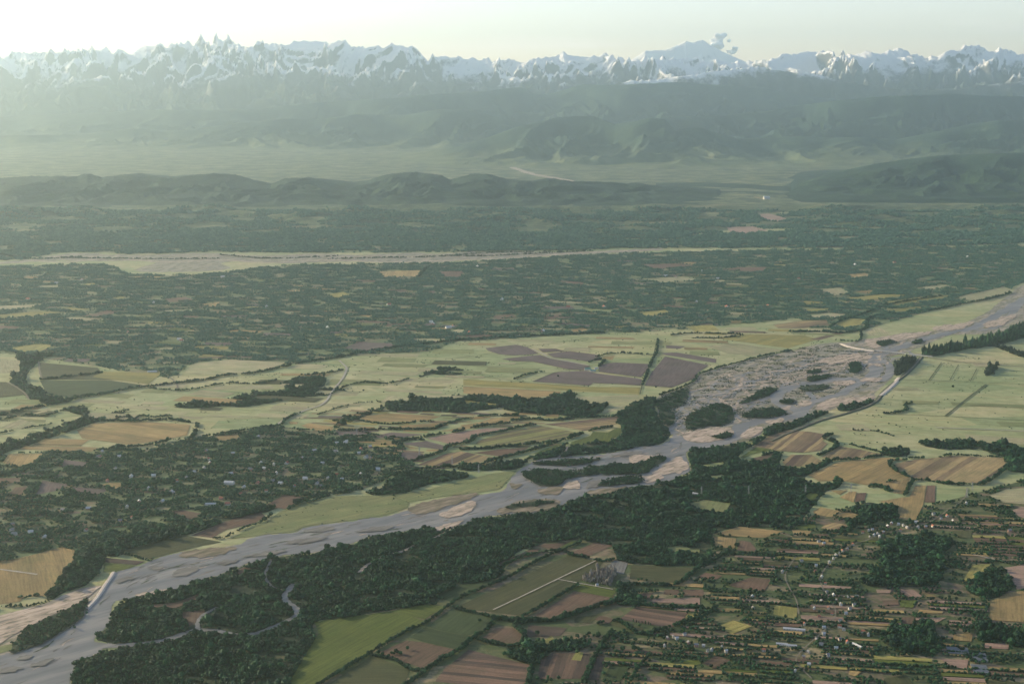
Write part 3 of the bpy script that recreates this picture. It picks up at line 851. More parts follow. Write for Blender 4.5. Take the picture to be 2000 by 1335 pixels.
FIELDS = '''
grn 30 big bright green field beside the riverside forest at the bottom|614,1214 680,1205 755,1194 800,1202 836,1214 761,1250 650,1312 605,1342 560,1360 569,1325 599,1274 623,1235
grn 20 narrow green strip above the big bright green field|758,1193 788,1188 833,1179 872,1184 839,1202 830,1209
dgn 20 deep green field left of the white farm track|851,1163 898,1142 976,1130 919,1157 880,1175
olv 40 long olive field crossed by a straight white track|900,1181 1107,1085 1179,1097 1164,1115 1128,1136 1050,1190 1020,1202 969,1196 900,1188
brn 30 brown field below the white farm track|1044,1202 1122,1154 1191,1166 1188,1175 1146,1184 1080,1208
grn 20 small green plot beside the bare grey trees|1116,1151 1137,1140 1203,1154 1194,1166 1122,1153
olv 30 flat olive green field right of the bare grey trees|1233,1103 1361,1109 1319,1139 1230,1130
brn 30 brown field at the forest edge above the track|1113,1080 1161,1059 1198,1065 1149,1086
brn 20 thin brown wedge field inside the forest edge|1047,1065 1116,1056 1083,1073
grn 10|1084,1074 1118,1056 1134,1055 1094,1076
brn 10|1024,1076 1056,1070 1047,1079
dkb 10|972,1100 1026,1077 1020,1085 978,1106
gry 20 grey marshy clearing behind the bare trees|1182,1109 1200,1094 1227,1097 1218,1121 1194,1116
dgn 30 deep green field with a dark upper edge|833,1223 883,1187 967,1205 949,1229 913,1241 854,1229
dgn 20|800,1244 831,1224 853,1230 917,1242 895,1268 827,1253
brn 60 brown field with a dark tree clump in it|740,1274 794,1250 827,1254 894,1269 833,1307 770,1286
olv 40|668,1318 728,1280 800,1307 788,1345 620,1350
bdk 14 brown and dark striped field at the bottom|868,1306 915,1268 1035,1298 1028,1332 1000,1345 850,1330
brn 40 rounded brown field ringed by hedges|939,1247 969,1226 1002,1226 1020,1241 1014,1256 960,1253
dkb 30|1032,1220 1107,1226 1095,1241 1029,1244
yel 20|1056,1253 1077,1241 1085,1250 1070,1258
bdk 12|1056,1288 1080,1274 1155,1276 1140,1325 1050,1325
yel 20 small bright yellow plot in a brown field|1116,1288 1125,1272 1140,1274 1134,1290
dkb 12|1158,1277 1182,1280 1170,1328 1143,1326
dgn 6 dark green field with fine crop rows|1176,1328 1194,1295 1230,1301 1212,1331
brn 20|1161,1209 1173,1202 1200,1208 1188,1218
olv 20|1122,1205 1170,1199 1155,1217 1122,1215
bdk 14|1209,1209 1242,1185 1343,1196 1331,1215 1310,1226
yel 20|1345,1197 1388,1199 1376,1209 1338,1205
olv 20|1188,1219 1212,1212 1257,1226 1251,1235
brn 20|1245,1158 1277,1158 1266,1169
brn 20|1298,1151 1325,1151 1328,1161 1296,1160
brn 20|1334,1151 1373,1151 1376,1164 1336,1163
pnk 20|1275,1169 1367,1167 1367,1182 1272,1175
tan 14 tan striped field below the forest|1393,1043 1444,1028 1531,1037 1492,1050 1432,1047
tan 20|1393,1047 1438,1051 1435,1071 1396,1067
brn 20|1444,1055 1465,1058 1480,1076 1438,1079
tan 20|1546,1034 1585,1037 1578,1046 1550,1042
grn 12|1549,1030 1590,1022 1594,1030 1562,1034
tan 12|1534,1007 1567,1005 1561,1013 1537,1012
tan 20|1588,998 1603,990 1639,998 1624,1010 1591,1004
tan 12|1630,1008 1660,999 1683,1008 1663,1016
tbr 10|1603,1031 1618,1020 1663,1025 1627,1037
brn 12|1585,1043 1621,1043 1600,1050
brn 30|1423,1142 1468,1127 1507,1131 1492,1155 1432,1146
brn 20|1360,1127 1378,1118 1411,1124 1399,1131
yel 20|1513,1181 1558,1187 1555,1209 1510,1199
yel 12|1402,1223 1432,1211 1468,1223 1429,1238
grn 12|1333,1290 1375,1289 1366,1298 1338,1299
brn 20|1372,1295 1399,1280 1426,1289 1396,1307
tbr 16 tan and brown striped field beside the river wood|1468,875 1500,852 1540,840 1583,843 1622,850 1606,860 1616,866 1603,880 1568,884 1515,880
tbr 28|1528,903 1545,888 1585,888 1605,900 1595,908 1538,912
brn 14|1463,896 1523,883 1491,901
grn 14|1446,893 1476,873 1513,878 1471,886 1452,895
tbr 14|1605,893 1635,870 1681,878 1728,888 1721,890 1676,895 1620,897
tan 26 large golden tan field right of the dark forest|1578,928 1635,903 1726,893 1773,897 1738,900 1737,910 1776,933 1738,943 1713,950 1640,938 1600,940
tan 26|1721,945 1778,934 1766,965 1746,963
tbr 26 broad golden field with diagonal strips|1748,905 1783,898 1861,890 1962,895 1965,910 1916,943 1851,942 1786,935 1753,918
tan 30 golden tan field shaped like an L|1788,948 1809,948 1803,986 1788,1016 1756,1013 1751,991 1718,979 1763,971 1776,971
brn 30 upright brown plot beside the L shaped field|1811,948 1827,948 1826,981 1805,981
tan 20|1640,971 1660,960 1673,960 1667,981
brn 12|1674,963 1692,962 1688,978 1669,980
tan 12|1623,958 1655,957 1640,966
grn 20|1570,973 1578,963 1599,964 1588,981
pal 30|1931,968 1967,955 2000,953 2120,950 2140,985 2000,985 1959,981
pnk 30|1977,996 2000,989 2150,990 2160,1015 2000,1012 1989,1008
olv 20|1859,1036 1899,1036 1896,1051 1866,1048
pnk 40 pinkish bare field at the right edge|1960,1109 2000,1103 2160,1100 2180,1148 2010,1150 1986,1151 1975,1127
tan 26 large tan field at the right edge below the pinkish one|1933,1175 1971,1157 2010,1152 2180,1151 2200,1215 2010,1215 1933,1211
yel 20|1885,1127 1900,1103 1936,1101 1918,1121 1879,1139
pnk 20|1750,1151 1783,1151 1804,1166 1777,1167
pnk 10|1711,1151 1741,1152 1738,1158 1713,1158
tan 10|1798,1154 1831,1166 1810,1165
brn 20|1723,1172 1753,1172 1756,1181 1726,1182
grn 20|1757,1172 1792,1172 1783,1187 1759,1185
brn 20|1762,1205 1786,1205 1783,1218 1760,1217
pnk 20|1788,1206 1849,1206 1831,1215 1789,1215
tan 10|1795,1190 1842,1194 1840,1198 1793,1197
tan 20|1864,1238 1900,1238 1897,1253 1861,1250
pnk 20|1924,1256 1971,1257 1969,1268 1921,1265
pnk 20|1837,1286 1891,1289 1888,1307 1850,1300
tan 20|1660,1310 1684,1310 1672,1321 1657,1317
olv 20|1726,1325 1770,1318 1790,1345 1730,1350
pur 40 dark purplish ploughed field on the pale meadow|948,680 1008,673 1030,678 1053,691 1005,694 975,692 953,685
pur 40|1051,681 1086,681 1103,686 1060,688
pur 40|1068,691 1113,686 1168,693 1176,703 1148,706 1116,701 1081,698
pur 40|980,701 1055,693 1076,701 1153,714 1141,723 1108,721 1040,706 1000,705
pur 60 largest purplish ploughed field beside the farmstead|1039,745 1083,727 1146,724 1163,729 1246,739 1254,741 1251,753 1213,750 1158,748 1151,753
pur 50|1168,713 1201,708 1272,711 1251,737 1171,726
pur 60 dark ploughed field at the edge of the gravel flat|1299,696 1384,713 1362,728 1359,738 1311,757 1259,753 1271,730
pur 40|1291,689 1322,688 1399,701 1399,709 1300,693
pur 40|1301,674 1339,676 1327,681 1301,680
tan 20|1101,696 1113,695 1146,704 1126,703
tan 20|1181,696 1201,694 1196,703 1176,700
yel 18 yellowish field of many short strips on the meadow|905,740 1040,748 1150,755 1250,756 1248,770 1080,761 905,752
tan 40 long tan field above the dark wood|905,754 1096,764 1093,769 1041,778 960,773 905,768
pal 30|1121,777 1246,771 1251,783 1189,787 1151,785
pal 20|1178,801 1189,791 1229,791 1216,801 1178,806
tbr 12 brown and tan striped field north of the river wood|1063,828 1209,813 1204,828 1141,841
gbr 12 green and brown striped field between curved hedges|933,861 975,846 1056,831 1131,845 1091,858 1041,865 950,873 928,867
pnk 14|834,856 884,845 950,836 1008,835 985,841 935,848 915,860 880,867 860,862
brn 20|925,884 975,877 1033,873 1020,881 975,891
tbr 14|814,908 870,886 900,881 970,894 938,902 900,904 860,912
tan 16|900,868 925,873 915,878 898,877
tan 16|900,830 935,825 963,816 1020,813 983,826 943,831 902,836
tan 14|718,811 764,807 861,813 826,823 738,823 691,823
tan 14|776,831 851,826 877,829 851,837 789,836
tan 14|862,842 939,826 942,830 902,841
pur 20|656,842 726,843 716,851 663,851
pur 20|721,853 764,844 826,848 776,856
tan 16|726,858 751,858 769,863 741,867
pur 20|786,866 834,861 872,871 864,878 820,873
pur 20|781,883 809,881 841,891 809,898 784,896
tan 14|789,869 821,876 801,877
tan 14|588,831 603,826 651,833 648,839 606,838
tan 14|563,823 583,824 580,828 566,828
tan 14|636,819 666,826 662,829 640,824
tan 20|18,886 83,886 70,901 38,913 5,903
pur 20|125,898 173,903 161,913 120,911
brn 20|3,933 48,933 38,943 -30,943 -20,933
pur 30|83,938 135,946 110,958 70,966
pur 30|140,951 213,956 191,966 140,958
tan 20|198,947 216,942 246,943 226,955
brn 20|30,951 60,951 40,966 15,966
brn 20|329,999 356,996 401,1004 371,1014
tan 14|416,853 464,848 469,856 431,862
brn 20|515,989 555,966 588,971 560,994
brn 20 brown field between the wood strip and the river meadow|374,1045 450,1015 510,1000 518,1008 500,1020 440,1035 415,1050
olv 40 olive field along the river bank|233,1078 359,1045 432,1058 396,1065 344,1078 294,1091
dkb 30 dark ploughed plot above the stone levee|207,1089 284,1096 266,1103 204,1098
grn 20|204,1099 265,1104 251,1110 223,1116 201,1117
tan 26 tan striped field at the left edge beside the river|-160,1120 0,1098 58,1085 120,1068 148,1075 143,1095 125,1113 110,1140 90,1163 50,1165 38,1175 0,1180 -160,1215
mea 40 green riverside meadow on the north bank|450,1052 480,1035 520,1020 545,1000 575,985 660,968 720,968 760,965 800,980 796,992 752,1006 692,1015 626,1023 590,1030 572,1039 536,1041 500,1046
mea 40|762,965 800,962 840,955 900,938 960,925 1010,918 995,935 975,955 930,962 870,968 802,980
grn 30 light green clearing inside the north bank wood|1116,863 1153,851 1158,843 1188,844 1203,836 1216,836 1210,852 1196,856 1188,864 1166,861 1141,868 1113,870
grn 20|1040,886 1088,868 1100,866 1060,886
yel 14|905,781 983,791 960,793 905,788
mea 20|8,1260 40,1254 62,1256 48,1263 0,1276 -40,1288 -30,1270
mea 20|1340,985 1375,976 1428,982 1415,1002 1375,996
mea 12|1430,1088 1400,1092 1440,1096
mea 12|1296,1070 1330,1064 1350,1072 1320,1082
mea 12|1336,1074 1368,1073 1366,1080 1340,1080
mea 12|1385,930 1410,926 1418,932 1395,938
mea 20|1373,908 1412,902 1416,908 1380,914
mea 20|1445,868 1462,862 1490,858 1470,868
brn 12 bare brown clearing in the island wood|288,1182 345,1176 388,1160 385,1172 345,1186 310,1190
brn 12|355,1195 400,1192 396,1215 370,1222 358,1208
brn 8|450,1118 475,1108 490,1110 470,1124
'''
FAR_FIELDS = '''
pal 40|0,702 40,704 38,727 -120,735 -120,700
olv 60|78,708 190,718 200,728 225,742 80,741 76,720
dgn 60|78,743 215,743 280,752 140,778 92,770
olv 60|-120,748 12,746 55,770 -120,790
yel 40|202,726 318,728 290,750 225,742 180,736
pal 40|372,712 450,702 560,708 520,722 440,732 360,730
pal 40|70,806 95,798 92,804 50,812
pal 40|0,836 40,818 70,828 40,837
tan 40 broad pale brown meadow with a straight upper edge|185,826 290,824 372,829 365,850 300,862 250,868 160,856 150,840
pal 30|1245,545 1330,540 1370,546 1300,552
brn 30|1250,516 1330,515 1360,520 1280,526
brn 20|1400,528 1440,522 1500,522 1490,530
yel 20|640,575 670,570 685,576 655,583
pur 30|672,680 700,668 760,670 775,676 720,688
brn 30|820,570 850,568 848,573
brn 30|1095,548 1140,552 1138,557 1100,553
brn 20|915,562 950,564 945,567
tan 30|740,530 820,528 815,540 750,541
brn 20|855,530 905,530 900,542 870,541
pal 30|-60,600 60,595 100,592 50,602 -60,612
yel 30|0,615 70,608 120,610 60,618 -60,625
yel 30|130,600 175,604 140,607
brn 30|160,618 210,606 235,610 185,620
yel 20|15,680 70,672 105,673 80,686 45,688
brn 20|-40,634 38,638 30,644 -40,643
tan 20|385,595 430,590 420,600
yel 20|215,581 245,580 235,585
brn 20|320,584 360,580 380,586 330,590
pal 30|1600,565 1640,562 1660,572 1630,578
tan 30|1670,570 1710,566 1700,573
yel 30|1655,582 1720,575 1780,576 1690,588
yel 30|1725,590 1800,580 1860,577 1840,583 1750,597
yel 30|1720,606 1790,599 1830,597 1760,609
pal 40|1870,580 1960,560 1975,565 1965,580 1935,590 1880,585
yel 30|1570,588 1615,590 1600,594 1572,594
yel 30|1572,604 1625,602 1610,608 1580,609
pal 30|1578,616 1620,611 1655,614 1640,620 1590,620
tbr 30|1510,634 1560,627 1615,625 1618,634 1570,641 1520,641
yel 30|1632,632 1660,622 1695,624 1680,634 1650,641
pal 30|1690,643 1720,640 1740,652 1700,656
yel 40|1340,638 1390,633 1405,645 1360,648
pal 30|1415,640 1470,638 1480,644 1430,648
yel 40|1395,660 1450,652 1570,655 1600,662 1540,680 1480,672
brn 30|1580,663 1640,648 1650,650 1600,664
pal 40|1380,676 1440,670 1530,684 1470,695 1420,690
tan 20|1110,645 1140,640 1150,646 1120,650
tan 20|1325,512 1365,512 1350,518
yel 20|1245,610 1300,605 1310,612 1260,617
brn 20|960,617 1000,614 1010,619 970,623
brn 20|1058,617 1100,613 1090,619
tan 20|700,615 730,616 720,620
yel 20|1860,520 1900,524 1880,526
pal 30|1800,560 1850,556 1845,563 1805,566
tan 20|1655,536 1690,533 1700,540 1665,543
pnk 40|1414,444 1470,442 1500,450 1460,458 1430,455
pnk 30|1476,419 1500,417 1541,428 1520,433 1495,430
tan 20|1470,384 1500,386 1495,391
'''
FIELD_N = [0]
def zone(x, y):
    if y < 560: return 'on the far plain before the hills'
    if y < 690: return 'on the wooded middle plain'
    if y < 800 and x < 1640: return 'on the open meadows of the middle plain'
    if x < 700 and y < 1130: return 'near the left hand village'
    if x > 1380 and y > 1020: return 'among the lower right village plots'
    if x > 1440: return 'right of the river'
    if y > 1040: return 'south of the riverside forest'
    return 'among the curved hedges north of the river'
def add_field(kind, strip, poly, label=None, z=None):
    i = FIELD_N[0]; FIELD_N[0] += 1
    gx, gy = G(poly[:, 0], poly[:, 1])
    e = np.stack([np.roll(gx, -1) - gx, np.roll(gy, -1) - gy], 1)
    L = np.hypot(e[:, 0], e[:, 1])
    k = L.argmax()
    ang = math.atan2(e[k, 1], e[k, 0])
    o = sheet('field', poly, z if z else 0.5 + 0.012 * (i % 90), 'field', ang)
    a, b = CL[kind]
    j = 0.88 + 0.24 * random.random()
    o['soil_a'] = [c * j for c in a]
    o['soil_b'] = [c * j for c in b]
    o['strip'] = float(strip)
    cx, cy = poly[:, 0].mean(), poly[:, 1].mean()
    zn = zone(cx, cy)
    tag(o, label or f'{WORDS[kind]} field {zn}', None, None if label else f'{WORDS[kind]} fields {zn}', 'structure')
    paint(OPEN, poly)
    return o
south = pts('520,1430 570,1330 600,1270 612,1215 700,1196 800,1180 850,1160 900,1142 976,1122 1000,1095 1050,1060 1110,1050 1200,1055 1240,1095 1400,1085 1400,1150 1260,1240 1060,1260 1060,1430')
tag(sheet('rough_grass', south, 0.06, 'garden'), 'rough grass margins between the fields south of the forest', None, None, 'structure')
for block, zz in ((FIELDS, None), (FAR_FIELDS, None)):
    for ln in block.strip().splitlines():
        head, p = ln.split('|')
        h = head.split(' ', 2)
        add_field(h[0], float(h[1]), pts(p), h[2] if len(h) > 2 else None)

# strips and faint plots too many to trace, laid along the traced ones
def strew(zone_px, n, kinds, hw, hd, tilt, seed, strip, tries=4000):
    r = np.random.default_rng(seed)
    x0_, y0_, x1_, y1_ = zone_px[:, 0].min(), zone_px[:, 1].min(), zone_px[:, 0].max(), zone_px[:, 1].max()
    done = 0
    for _ in range(tries):
        if done >= n:
            break
        uu, vv = r.uniform(x0_, x1_), r.uniform(y0_, y1_)
        if not inside(zone_px, np.array([uu]), np.array([vv]))[0]:
            continue
        cx, cy = (float(k) for k in G(uu, vv))
        a, b, an = r.uniform(*hw), r.uniform(*hd), math.radians(r.normal(tilt, 4))
        cor = np.array([(-a, -b), (a, -b * r.uniform(0.7, 1.2)), (a * r.uniform(0.85, 1.1), b), (-a, b * r.uniform(0.7, 1.2))])
        W = np.stack([cx + cor[:, 0] * math.cos(an) - cor[:, 1] * math.sin(an), cy + cor[:, 0] * math.sin(an) + cor[:, 1] * math.cos(an)], 1)
        smp = np.vstack([W, (W + np.roll(W, -1, 0)) / 2, W.mean(0)])
        if look(OPEN, smp[:, 0], smp[:, 1]).any():
            continue
        add_field(kinds[int(r.integers(0, len(kinds)))], strip, np.stack(PX(W[:, 0], W[:, 1]), 1))
        done += 1
strew(pts('640,806 760,800 900,808 1020,806 1200,812 1200,830 1130,850 1050,880 930,910 800,915 770,890 700,850 600,838'), 90, ['tan', 'tbr', 'pur', 'tan', 'brn', 'yel', 'gbr', 'olv'], (25, 90), (7, 18), -7, 61, 14)
strew(pts('0,700 400,745 700,700 1000,664 1250,655 1280,700 1240,765 1000,770 700,790 400,840 0,890'), 55, ['pal', 'mea', 'pal', 'pal', 'mea', 'olv', 'tan'], (40, 150), (20, 60), -8, 62, 30)
strew(pts('1600,840 1760,745 1850,705 2000,710 2000,860 1800,860 1650,870'), 7, ['mea', 'pal'], (50, 170), (22, 60), -8, 63, 40)
strew(pts('1400,650 1600,640 1640,660 1560,680 1440,692 1340,688'), 22, ['pal', 'yel', 'mea', 'tan', 'brn'], (50, 140), (20, 50), -8, 64, 30)

# far pale river flats
far_bed = rough_edge(smooth_closed(pts('-500,522 -200,515 0,511 60,506 150,494 260,499 400,494 520,500 600,495 700,498 800,493 860,496 950,490 1100,492 1260,486 1300,487 1240,492 1130,497 1000,504 900,508 840,513 700,510 560,514 480,510 430,514 450,525 350,531 260,528 310,510 200,510 100,509 0,515 -200,521 -500,528'), 3), 1.5, 15)
o = sheet('river_flats', far_bed, 0.45, 'gravel')
tag(o, 'long pale river flats below the dark hills', None, None, 'structure'); paint(OPEN, far_bed)
for i, (s, w) in enumerate([('-300,514 0,514 60,510 130,512 220,505 320,512 430,508 520,513 640,508 760,512 900,508 1020,503 1130,494 1230,490 1290,487', 42), ('0,500 120,502 260,497 420,500 600,498 700,504', 20), ('640,504 760,500 860,503 960,496', 18)]):
    tag(ribbon('dry_channel', pts(s), w, 1.5 + 0.1 * i, 'bar'), 'pale shingle channel on the far river flats', None, 'channels of the far river', 'structure')
tag(ribbon('dry_channel', pts('905,300 930,305 960,316 1000,327 1040,340 1080,347 1125,356'), np.linspace(60, 150, 31), 1.2, 'bar'), 'pale gravel river winding up the far valley', None, None, 'structure')

# ---------------------------------------------------------------- tracks, levees, canal, bridge
TRACKS = [
 ('track', 4, '963,1191 1010,1169 1089,1131 1164,1095', 'straight white track across the olive field'),
 ('track', 4, '1089,1131 1131,1139 1197,1151', 'white lane branching off toward the bare trees'),
 ('track', 8, '-120,1096 0,1112 73,1122', 'white farm track ending in the tan field'),
 ('track', 9, '662,704 672,713 677,720 670,737 655,757 645,770 638,782 625,792 600,800 580,808 560,816 540,830', 'pale road curving down through the meadows'),
 ('dirt', 7, '317,728 335,740 346,752 345,765', 'pale lane leading south from the farm sheds'),
 ('dirt', 8, '15,747 35,758 50,770 56,780', 'pale dyke road at the left edge'),
 ('dirt', 8, '76,706 77,722 82,742', 'short pale lane beside the dark field'),
 ('track', 7, '1826,835 1900,838 2000,842 2200,852', 'thin pinkish track across the right hand pasture'),
 ('track', 9, '1040,682 1060,691 1072,698 1100,704 1150,714', 'pale farm road bending through the ploughed fields'),
 ('dirt', 3.6, '1852,995 1835,1008 1810,1022 1775,1032 1730,1042 1690,1056 1663,1064 1645,1080 1630,1091 1612,1110 1600,1130', 'village street winding past white houses'),
 ('dirt', 3.6, '1555,1085 1534,1121 1540,1145 1555,1172 1560,1200', 'lane between the lower village plots'),
 ('dirt', 3.6, '1600,1130 1610,1155 1631,1190 1625,1215 1600,1240 1575,1262 1555,1286 1564,1304 1585,1325', 'village lane descending through houses'),
 ('track', 5, '1975,1100 1940,1092 1900,1083', 'pale lane above the pinkish field'),
 ('dirt', 3.6, '1889,953 1885,970 1870,985 1852,995', 'lane joining the village street from the golden field'),
]
for k, w, s, lab in TRACKS:
    p = pts(s)
    tag(ribbon('track', p, w, 1.8 + 0.02 * len(lab) % 0.3, k), lab, None, None, 'structure')
    paint(OPEN, ribbon_poly(p, w + 5))
for i, (w, s) in enumerate([(5, '1761,742 1814,743 1886,746 2000,751 2200,760'), (5, '1814,743 1839,708'), (5, '1726,808 1846,813 2000,821 2200,830'), (8, '1846,813 1886,781 1926,751'), (3, '1855,743 1872,712'), (3, '1895,745 1908,720'),
    (3, '1770,695 1860,705 2000,712'), (4, '905,714 975,716 1040,706'), (4, '1150,660 1100,668 1030,676'), (4, '940,735 1040,748 1150,756'), (5, '1284,660 1274,702 1258,740 1250,770'), (4, '1045,745 1085,728 1150,715'), (4, '890,700 960,690 1010,676'), (4, '1375,665 1450,676 1540,683 1580,676'), (3, '1380,690 1460,700'), (4, '40,866 90,868 160,870')]):
    tag(ribbon('ditch', pts(s), w, 2.2 + 0.02 * i, 'ditch'), 'overgrown ditch drawing a thin dark line across pasture', None, 'field ditches', 'structure')
lev = ribbon('levee', pts('222,1118 216,1128 206,1142 196,1158 184,1174 168,1190'), [14] * 26, 4.0, 'stone', dz=1)
tag(lev, 'pale stone levee jutting into the river at lower left', 'levee'); paint(OPEN, ribbon_poly(pts('222,1118 206,1142 184,1174 168,1190'), 20))
p = pts('1800,697 1788,712 1770,730 1750,745 1735,757 1722,770 1712,783 1690,795 1650,808 1600,822 1560,838 1530,850 1505,862')
tag(ribbon('embankment', p, 22, 3.0, 'ditch', dz=1), 'grassy river embankment between gravel bed and pasture', 'embankment')
tag(ribbon('track', p, 7, 3.3, 'dirt'), 'track on top of the river embankment', None, None, 'structure')
paint(OPEN, ribbon_poly(p, 22))
p = pts('1756,738 1746,750 1733,762 1719,773')
tag(ribbon('levee', p, 22, 3.6, 'stone', dz=1), 'pinkish stone levee along the embankment right of the river', 'levee')
p = pts('1643,672 1660,678 1686,683 1708,686')
tag(ribbon('causeway', p, 22, 5.0, 'stone', dz=1), 'pale gravel causeway leading out to the river bridge', 'causeway')
p2 = pts('1821,699 1880,708 2000,716')
tag(ribbon('track', p2, 8, 2.0, 'dirt'), 'pale road running right from the river bridge', None, None, 'structure')
(bx0, by0), (bx1, by1) = [tuple(float(v) for v in G(*q)) for q in ((1708, 686), (1821, 699))]
br = link(bpy.data.objects.new('bridge', None)); br.location = ((bx0 + bx1) / 2, (by0 + by1) / 2, 0)
blen = math.hypot(bx1 - bx0, by1 - by0); br.rotation_euler = (0, 0, math.atan2(by1 - by0, bx1 - bx0))
tag(br, 'long low concrete road bridge across the braided river', 'bridge')
def box(name, sx, sy, sz, loc, material, parent):
    v = [(x * sx / 2, y * sy / 2, z * sz / 2) for x in (-1, 1) for y in (-1, 1) for z in (-1, 1)]
    f = [(0, 1, 3, 2), (4, 6, 7, 5), (0, 4, 5, 1), (2, 3, 7, 6), (0, 2, 6, 4), (1, 5, 7, 3)]
    o = mesh_obj(name, v, f, material, parent); o.location = loc
    return o
box('deck', blen, 10, 1.4, (0, 0, 6.5), 'concrete', br)
for s in (-1, 1):
    box('parapet', blen, 0.5, 1.2, (0, s * 4.7, 7.85), 'concrete', br)
for k in range(9):
    box('pier', 2.2, 8, 6.0, (-blen / 2 + blen * (k + 0.5) / 9, 0, 2.75), 'concrete', br)

# house sites: yards kept clear of trees
RV = '1697,1038 1704,1035 1685,1041 1699,1049 1707,1046 1714,1043 1725,1041 1734,1029 1755,1025 1759,1037 1772,1031 1789,1021 1793,1031 1808,1030 1822,1029 1850,1008 1887,984 1972,1038 1861,1019 1823,1005 1741,1024 1718,1049 1764,1027 1838,1013'
RL = '1565,1097 1555,1110 1528,1118 1510,1109 1599,1059 1609,1062 1673,1166 1656,1167 1664,1171 1634,1173 1628,1164 1642,1182 1605,1175 1652,1199 1641,1214 1640,1225 1609,1226 1648,1230 1609,1240 1686,1235 1696,1241 1595,1250 1633,1268 1492,1271 1410,1265 1579,1274 1617,1281 1553,1311 1580,1299 1571,1220 1666,1064 1633,1086 1639,1082 1645,1077 1594,1106 1592,1116 1615,1157 1469,1166 1471,1188 1655,1075 1628,1092 1620,1100 1605,1128 1612,1140 1625,1200 1618,1188 1600,1205 1590,1190 1660,1190 1668,1183 1604,1260 1570,1285 1640,1250 1655,1255'
RB = '1304,1247 1315,1245 1322,1248 1337,1241 1382,1272 1390,1270 1345,1256 1360,1262 1298,1262 1418,1274 1374,1262'
LV = '193,893 199,882 225,917 364,934 335,961 272,980 317,981 432,975 445,985 173,994 123,997 258,1012 489,918 453,925 399,915 406,898 256,932 233,893 403,882 455,887 248,991 677,863 675,866 701,886 705,878 715,894 723,896 658,866 504,853 509,905 535,908 490,918 516,916 533,940 548,945 619,945 626,950 658,927 668,936 705,927 738,918 596,936 503,945 614,881 656,882 723,873 451,926 476,952 25,1025 23,1036 28,1045 60,1041 87,1050 235,1019 168,1036 410,905 380,922 345,940 300,930 290,955 540,925 560,905 575,950 590,895 630,905 640,935 470,965 520,960 210,940'
MP = '355,666 415,480 465,477 435,542 55,585 160,547 110,554 845,633 880,640 917,650 1060,648 933,521 1320,542 1402,545 1500,597 1670,518 1747,513 1460,473 1472,474 1445,470 350,664 842,630 885,638 875,641 1300,540 1372,530 1890,502 1010,432 1258,442 300,592 520,600 760,596 980,586 1180,600 1360,590 640,640 250,650 1110,600 1420,600 1560,545'
for s_, a_, b_ in ((RV, 5, 2.5), (RL, 4.5, 2.5), (RB, 4.5, 2.5), (LV, 5, 3), (MP, 4, 1.5), ('448,945 336,962 194,893 1551,1230 1674,1262 1358,965', 11, 4), ('411,986 296,727 1527,1259 1546,1262 1148,722 1158,725', 9, 3.5)):
    for u_, v_ in pts(s_):
        paint(OPEN, np.array([(u_ - a_, v_), (u_, v_ - b_), (u_ + a_, v_), (u_, v_ + b_ * 1.3)]))
# ---------------------------------------------------------------- tree forms
def ico(sub):
    t = (1 + 5 ** 0.5) / 2
    v = [np.array(q, float) / math.hypot(1, t) for q in [(-1, t, 0), (1, t, 0), (-1, -t, 0), (1, -t, 0), (0, -1, t), (0, 1, t), (0, -1, -t), (0, 1, -t), (t, 0, -1), (t, 0, 1), (-t, 0, -1), (-t, 0, 1)]]
    f = [(0, 11, 5), (0, 5, 1), (0, 1, 7), (0, 7, 10), (0, 10, 11), (1, 5, 9), (5, 11, 4), (11, 10, 2), (10, 7, 6), (7, 1, 8), (3, 9, 4), (3, 4, 2), (3, 2, 6), (3, 6, 8), (3, 8, 9), (4, 9, 5), (2, 4, 11), (6, 2, 10), (8, 6, 7), (9, 8, 1)]
    for _ in range(sub):
        mid, nf = {}, []
        def m(a, b):
            k = (min(a, b), max(a, b))
            if k not in mid:
                q = v[a] + v[b]
                v.append(q / np.linalg.norm(q)); mid[k] = len(v) - 1
            return mid[k]
        for a, b, c in f:
            ab, bc, ca = m(a, b), m(b, c), m(c, a)
            nf += [(a, ab, ca), (b, bc, ab), (c, ca, bc), (ab, bc, ca)]
        f = nf
    return np.array(v), f

def crown_geo(r, sub, cards, rx, rz, zc, lump=0.28, shape='round'):
    """leafy crown: an uneven inner mass set about with leaf sprays; unit: metres for a tree about 10 m high"""
    v, f = ico(sub)
    off = r.random(3) * 50
    n = fbm(v[:, 0] * 1.7 + off[0] + v[:, 2], v[:, 1] * 1.7 + off[1] - v[:, 2] * 0.6, 3, int(off[2]))
    rad = 0.86 + lump * n
    prof = 1.0
    if shape == 'tall':
        prof = np.clip(1.15 - 0.55 * np.abs(v[:, 2]) - 0.25 * v[:, 2], 0.3, 1.2)
    V = v * rad[:, None]
    V = np.stack([V[:, 0] * rx * prof, V[:, 1] * rx * prof, V[:, 2] * rz + zc], 1)
    V, F = [tuple(q) for q in V], [tuple(q) for q in f]
    for _ in range(cards):
        d = r.normal(size=3); d /= np.linalg.norm(d)
        if d[2] < -0.55:
            d[2] *= -0.5
        k = 0.80 + 0.38 * r.random()
        pr = np.clip(1.15 - 0.55 * abs(d[2]) - 0.25 * d[2], 0.3, 1.2) if shape == 'tall' else 1.0
        c = np.array([d[0] * rx * k * pr, d[1] * rx * k * pr, d[2] * rz * k + zc])
        t = r.normal(size=3); t -= d * t.dot(d) * 0.7; t /= np.linalg.norm(t)
        b = np.cross(d + r.normal(size=3) * 0.6, t); b /= np.linalg.norm(b) + 1e-6
        s = rx * (0.16 + 0.20 * r.random())
        i = len(V)
        V += [tuple(c + t * s), tuple(c + b * s * 0.8), tuple(c - t * s * 0.9), tuple(c - b * s)]
        F.append((i, i + 1, i + 2, i + 3))
    return V, F

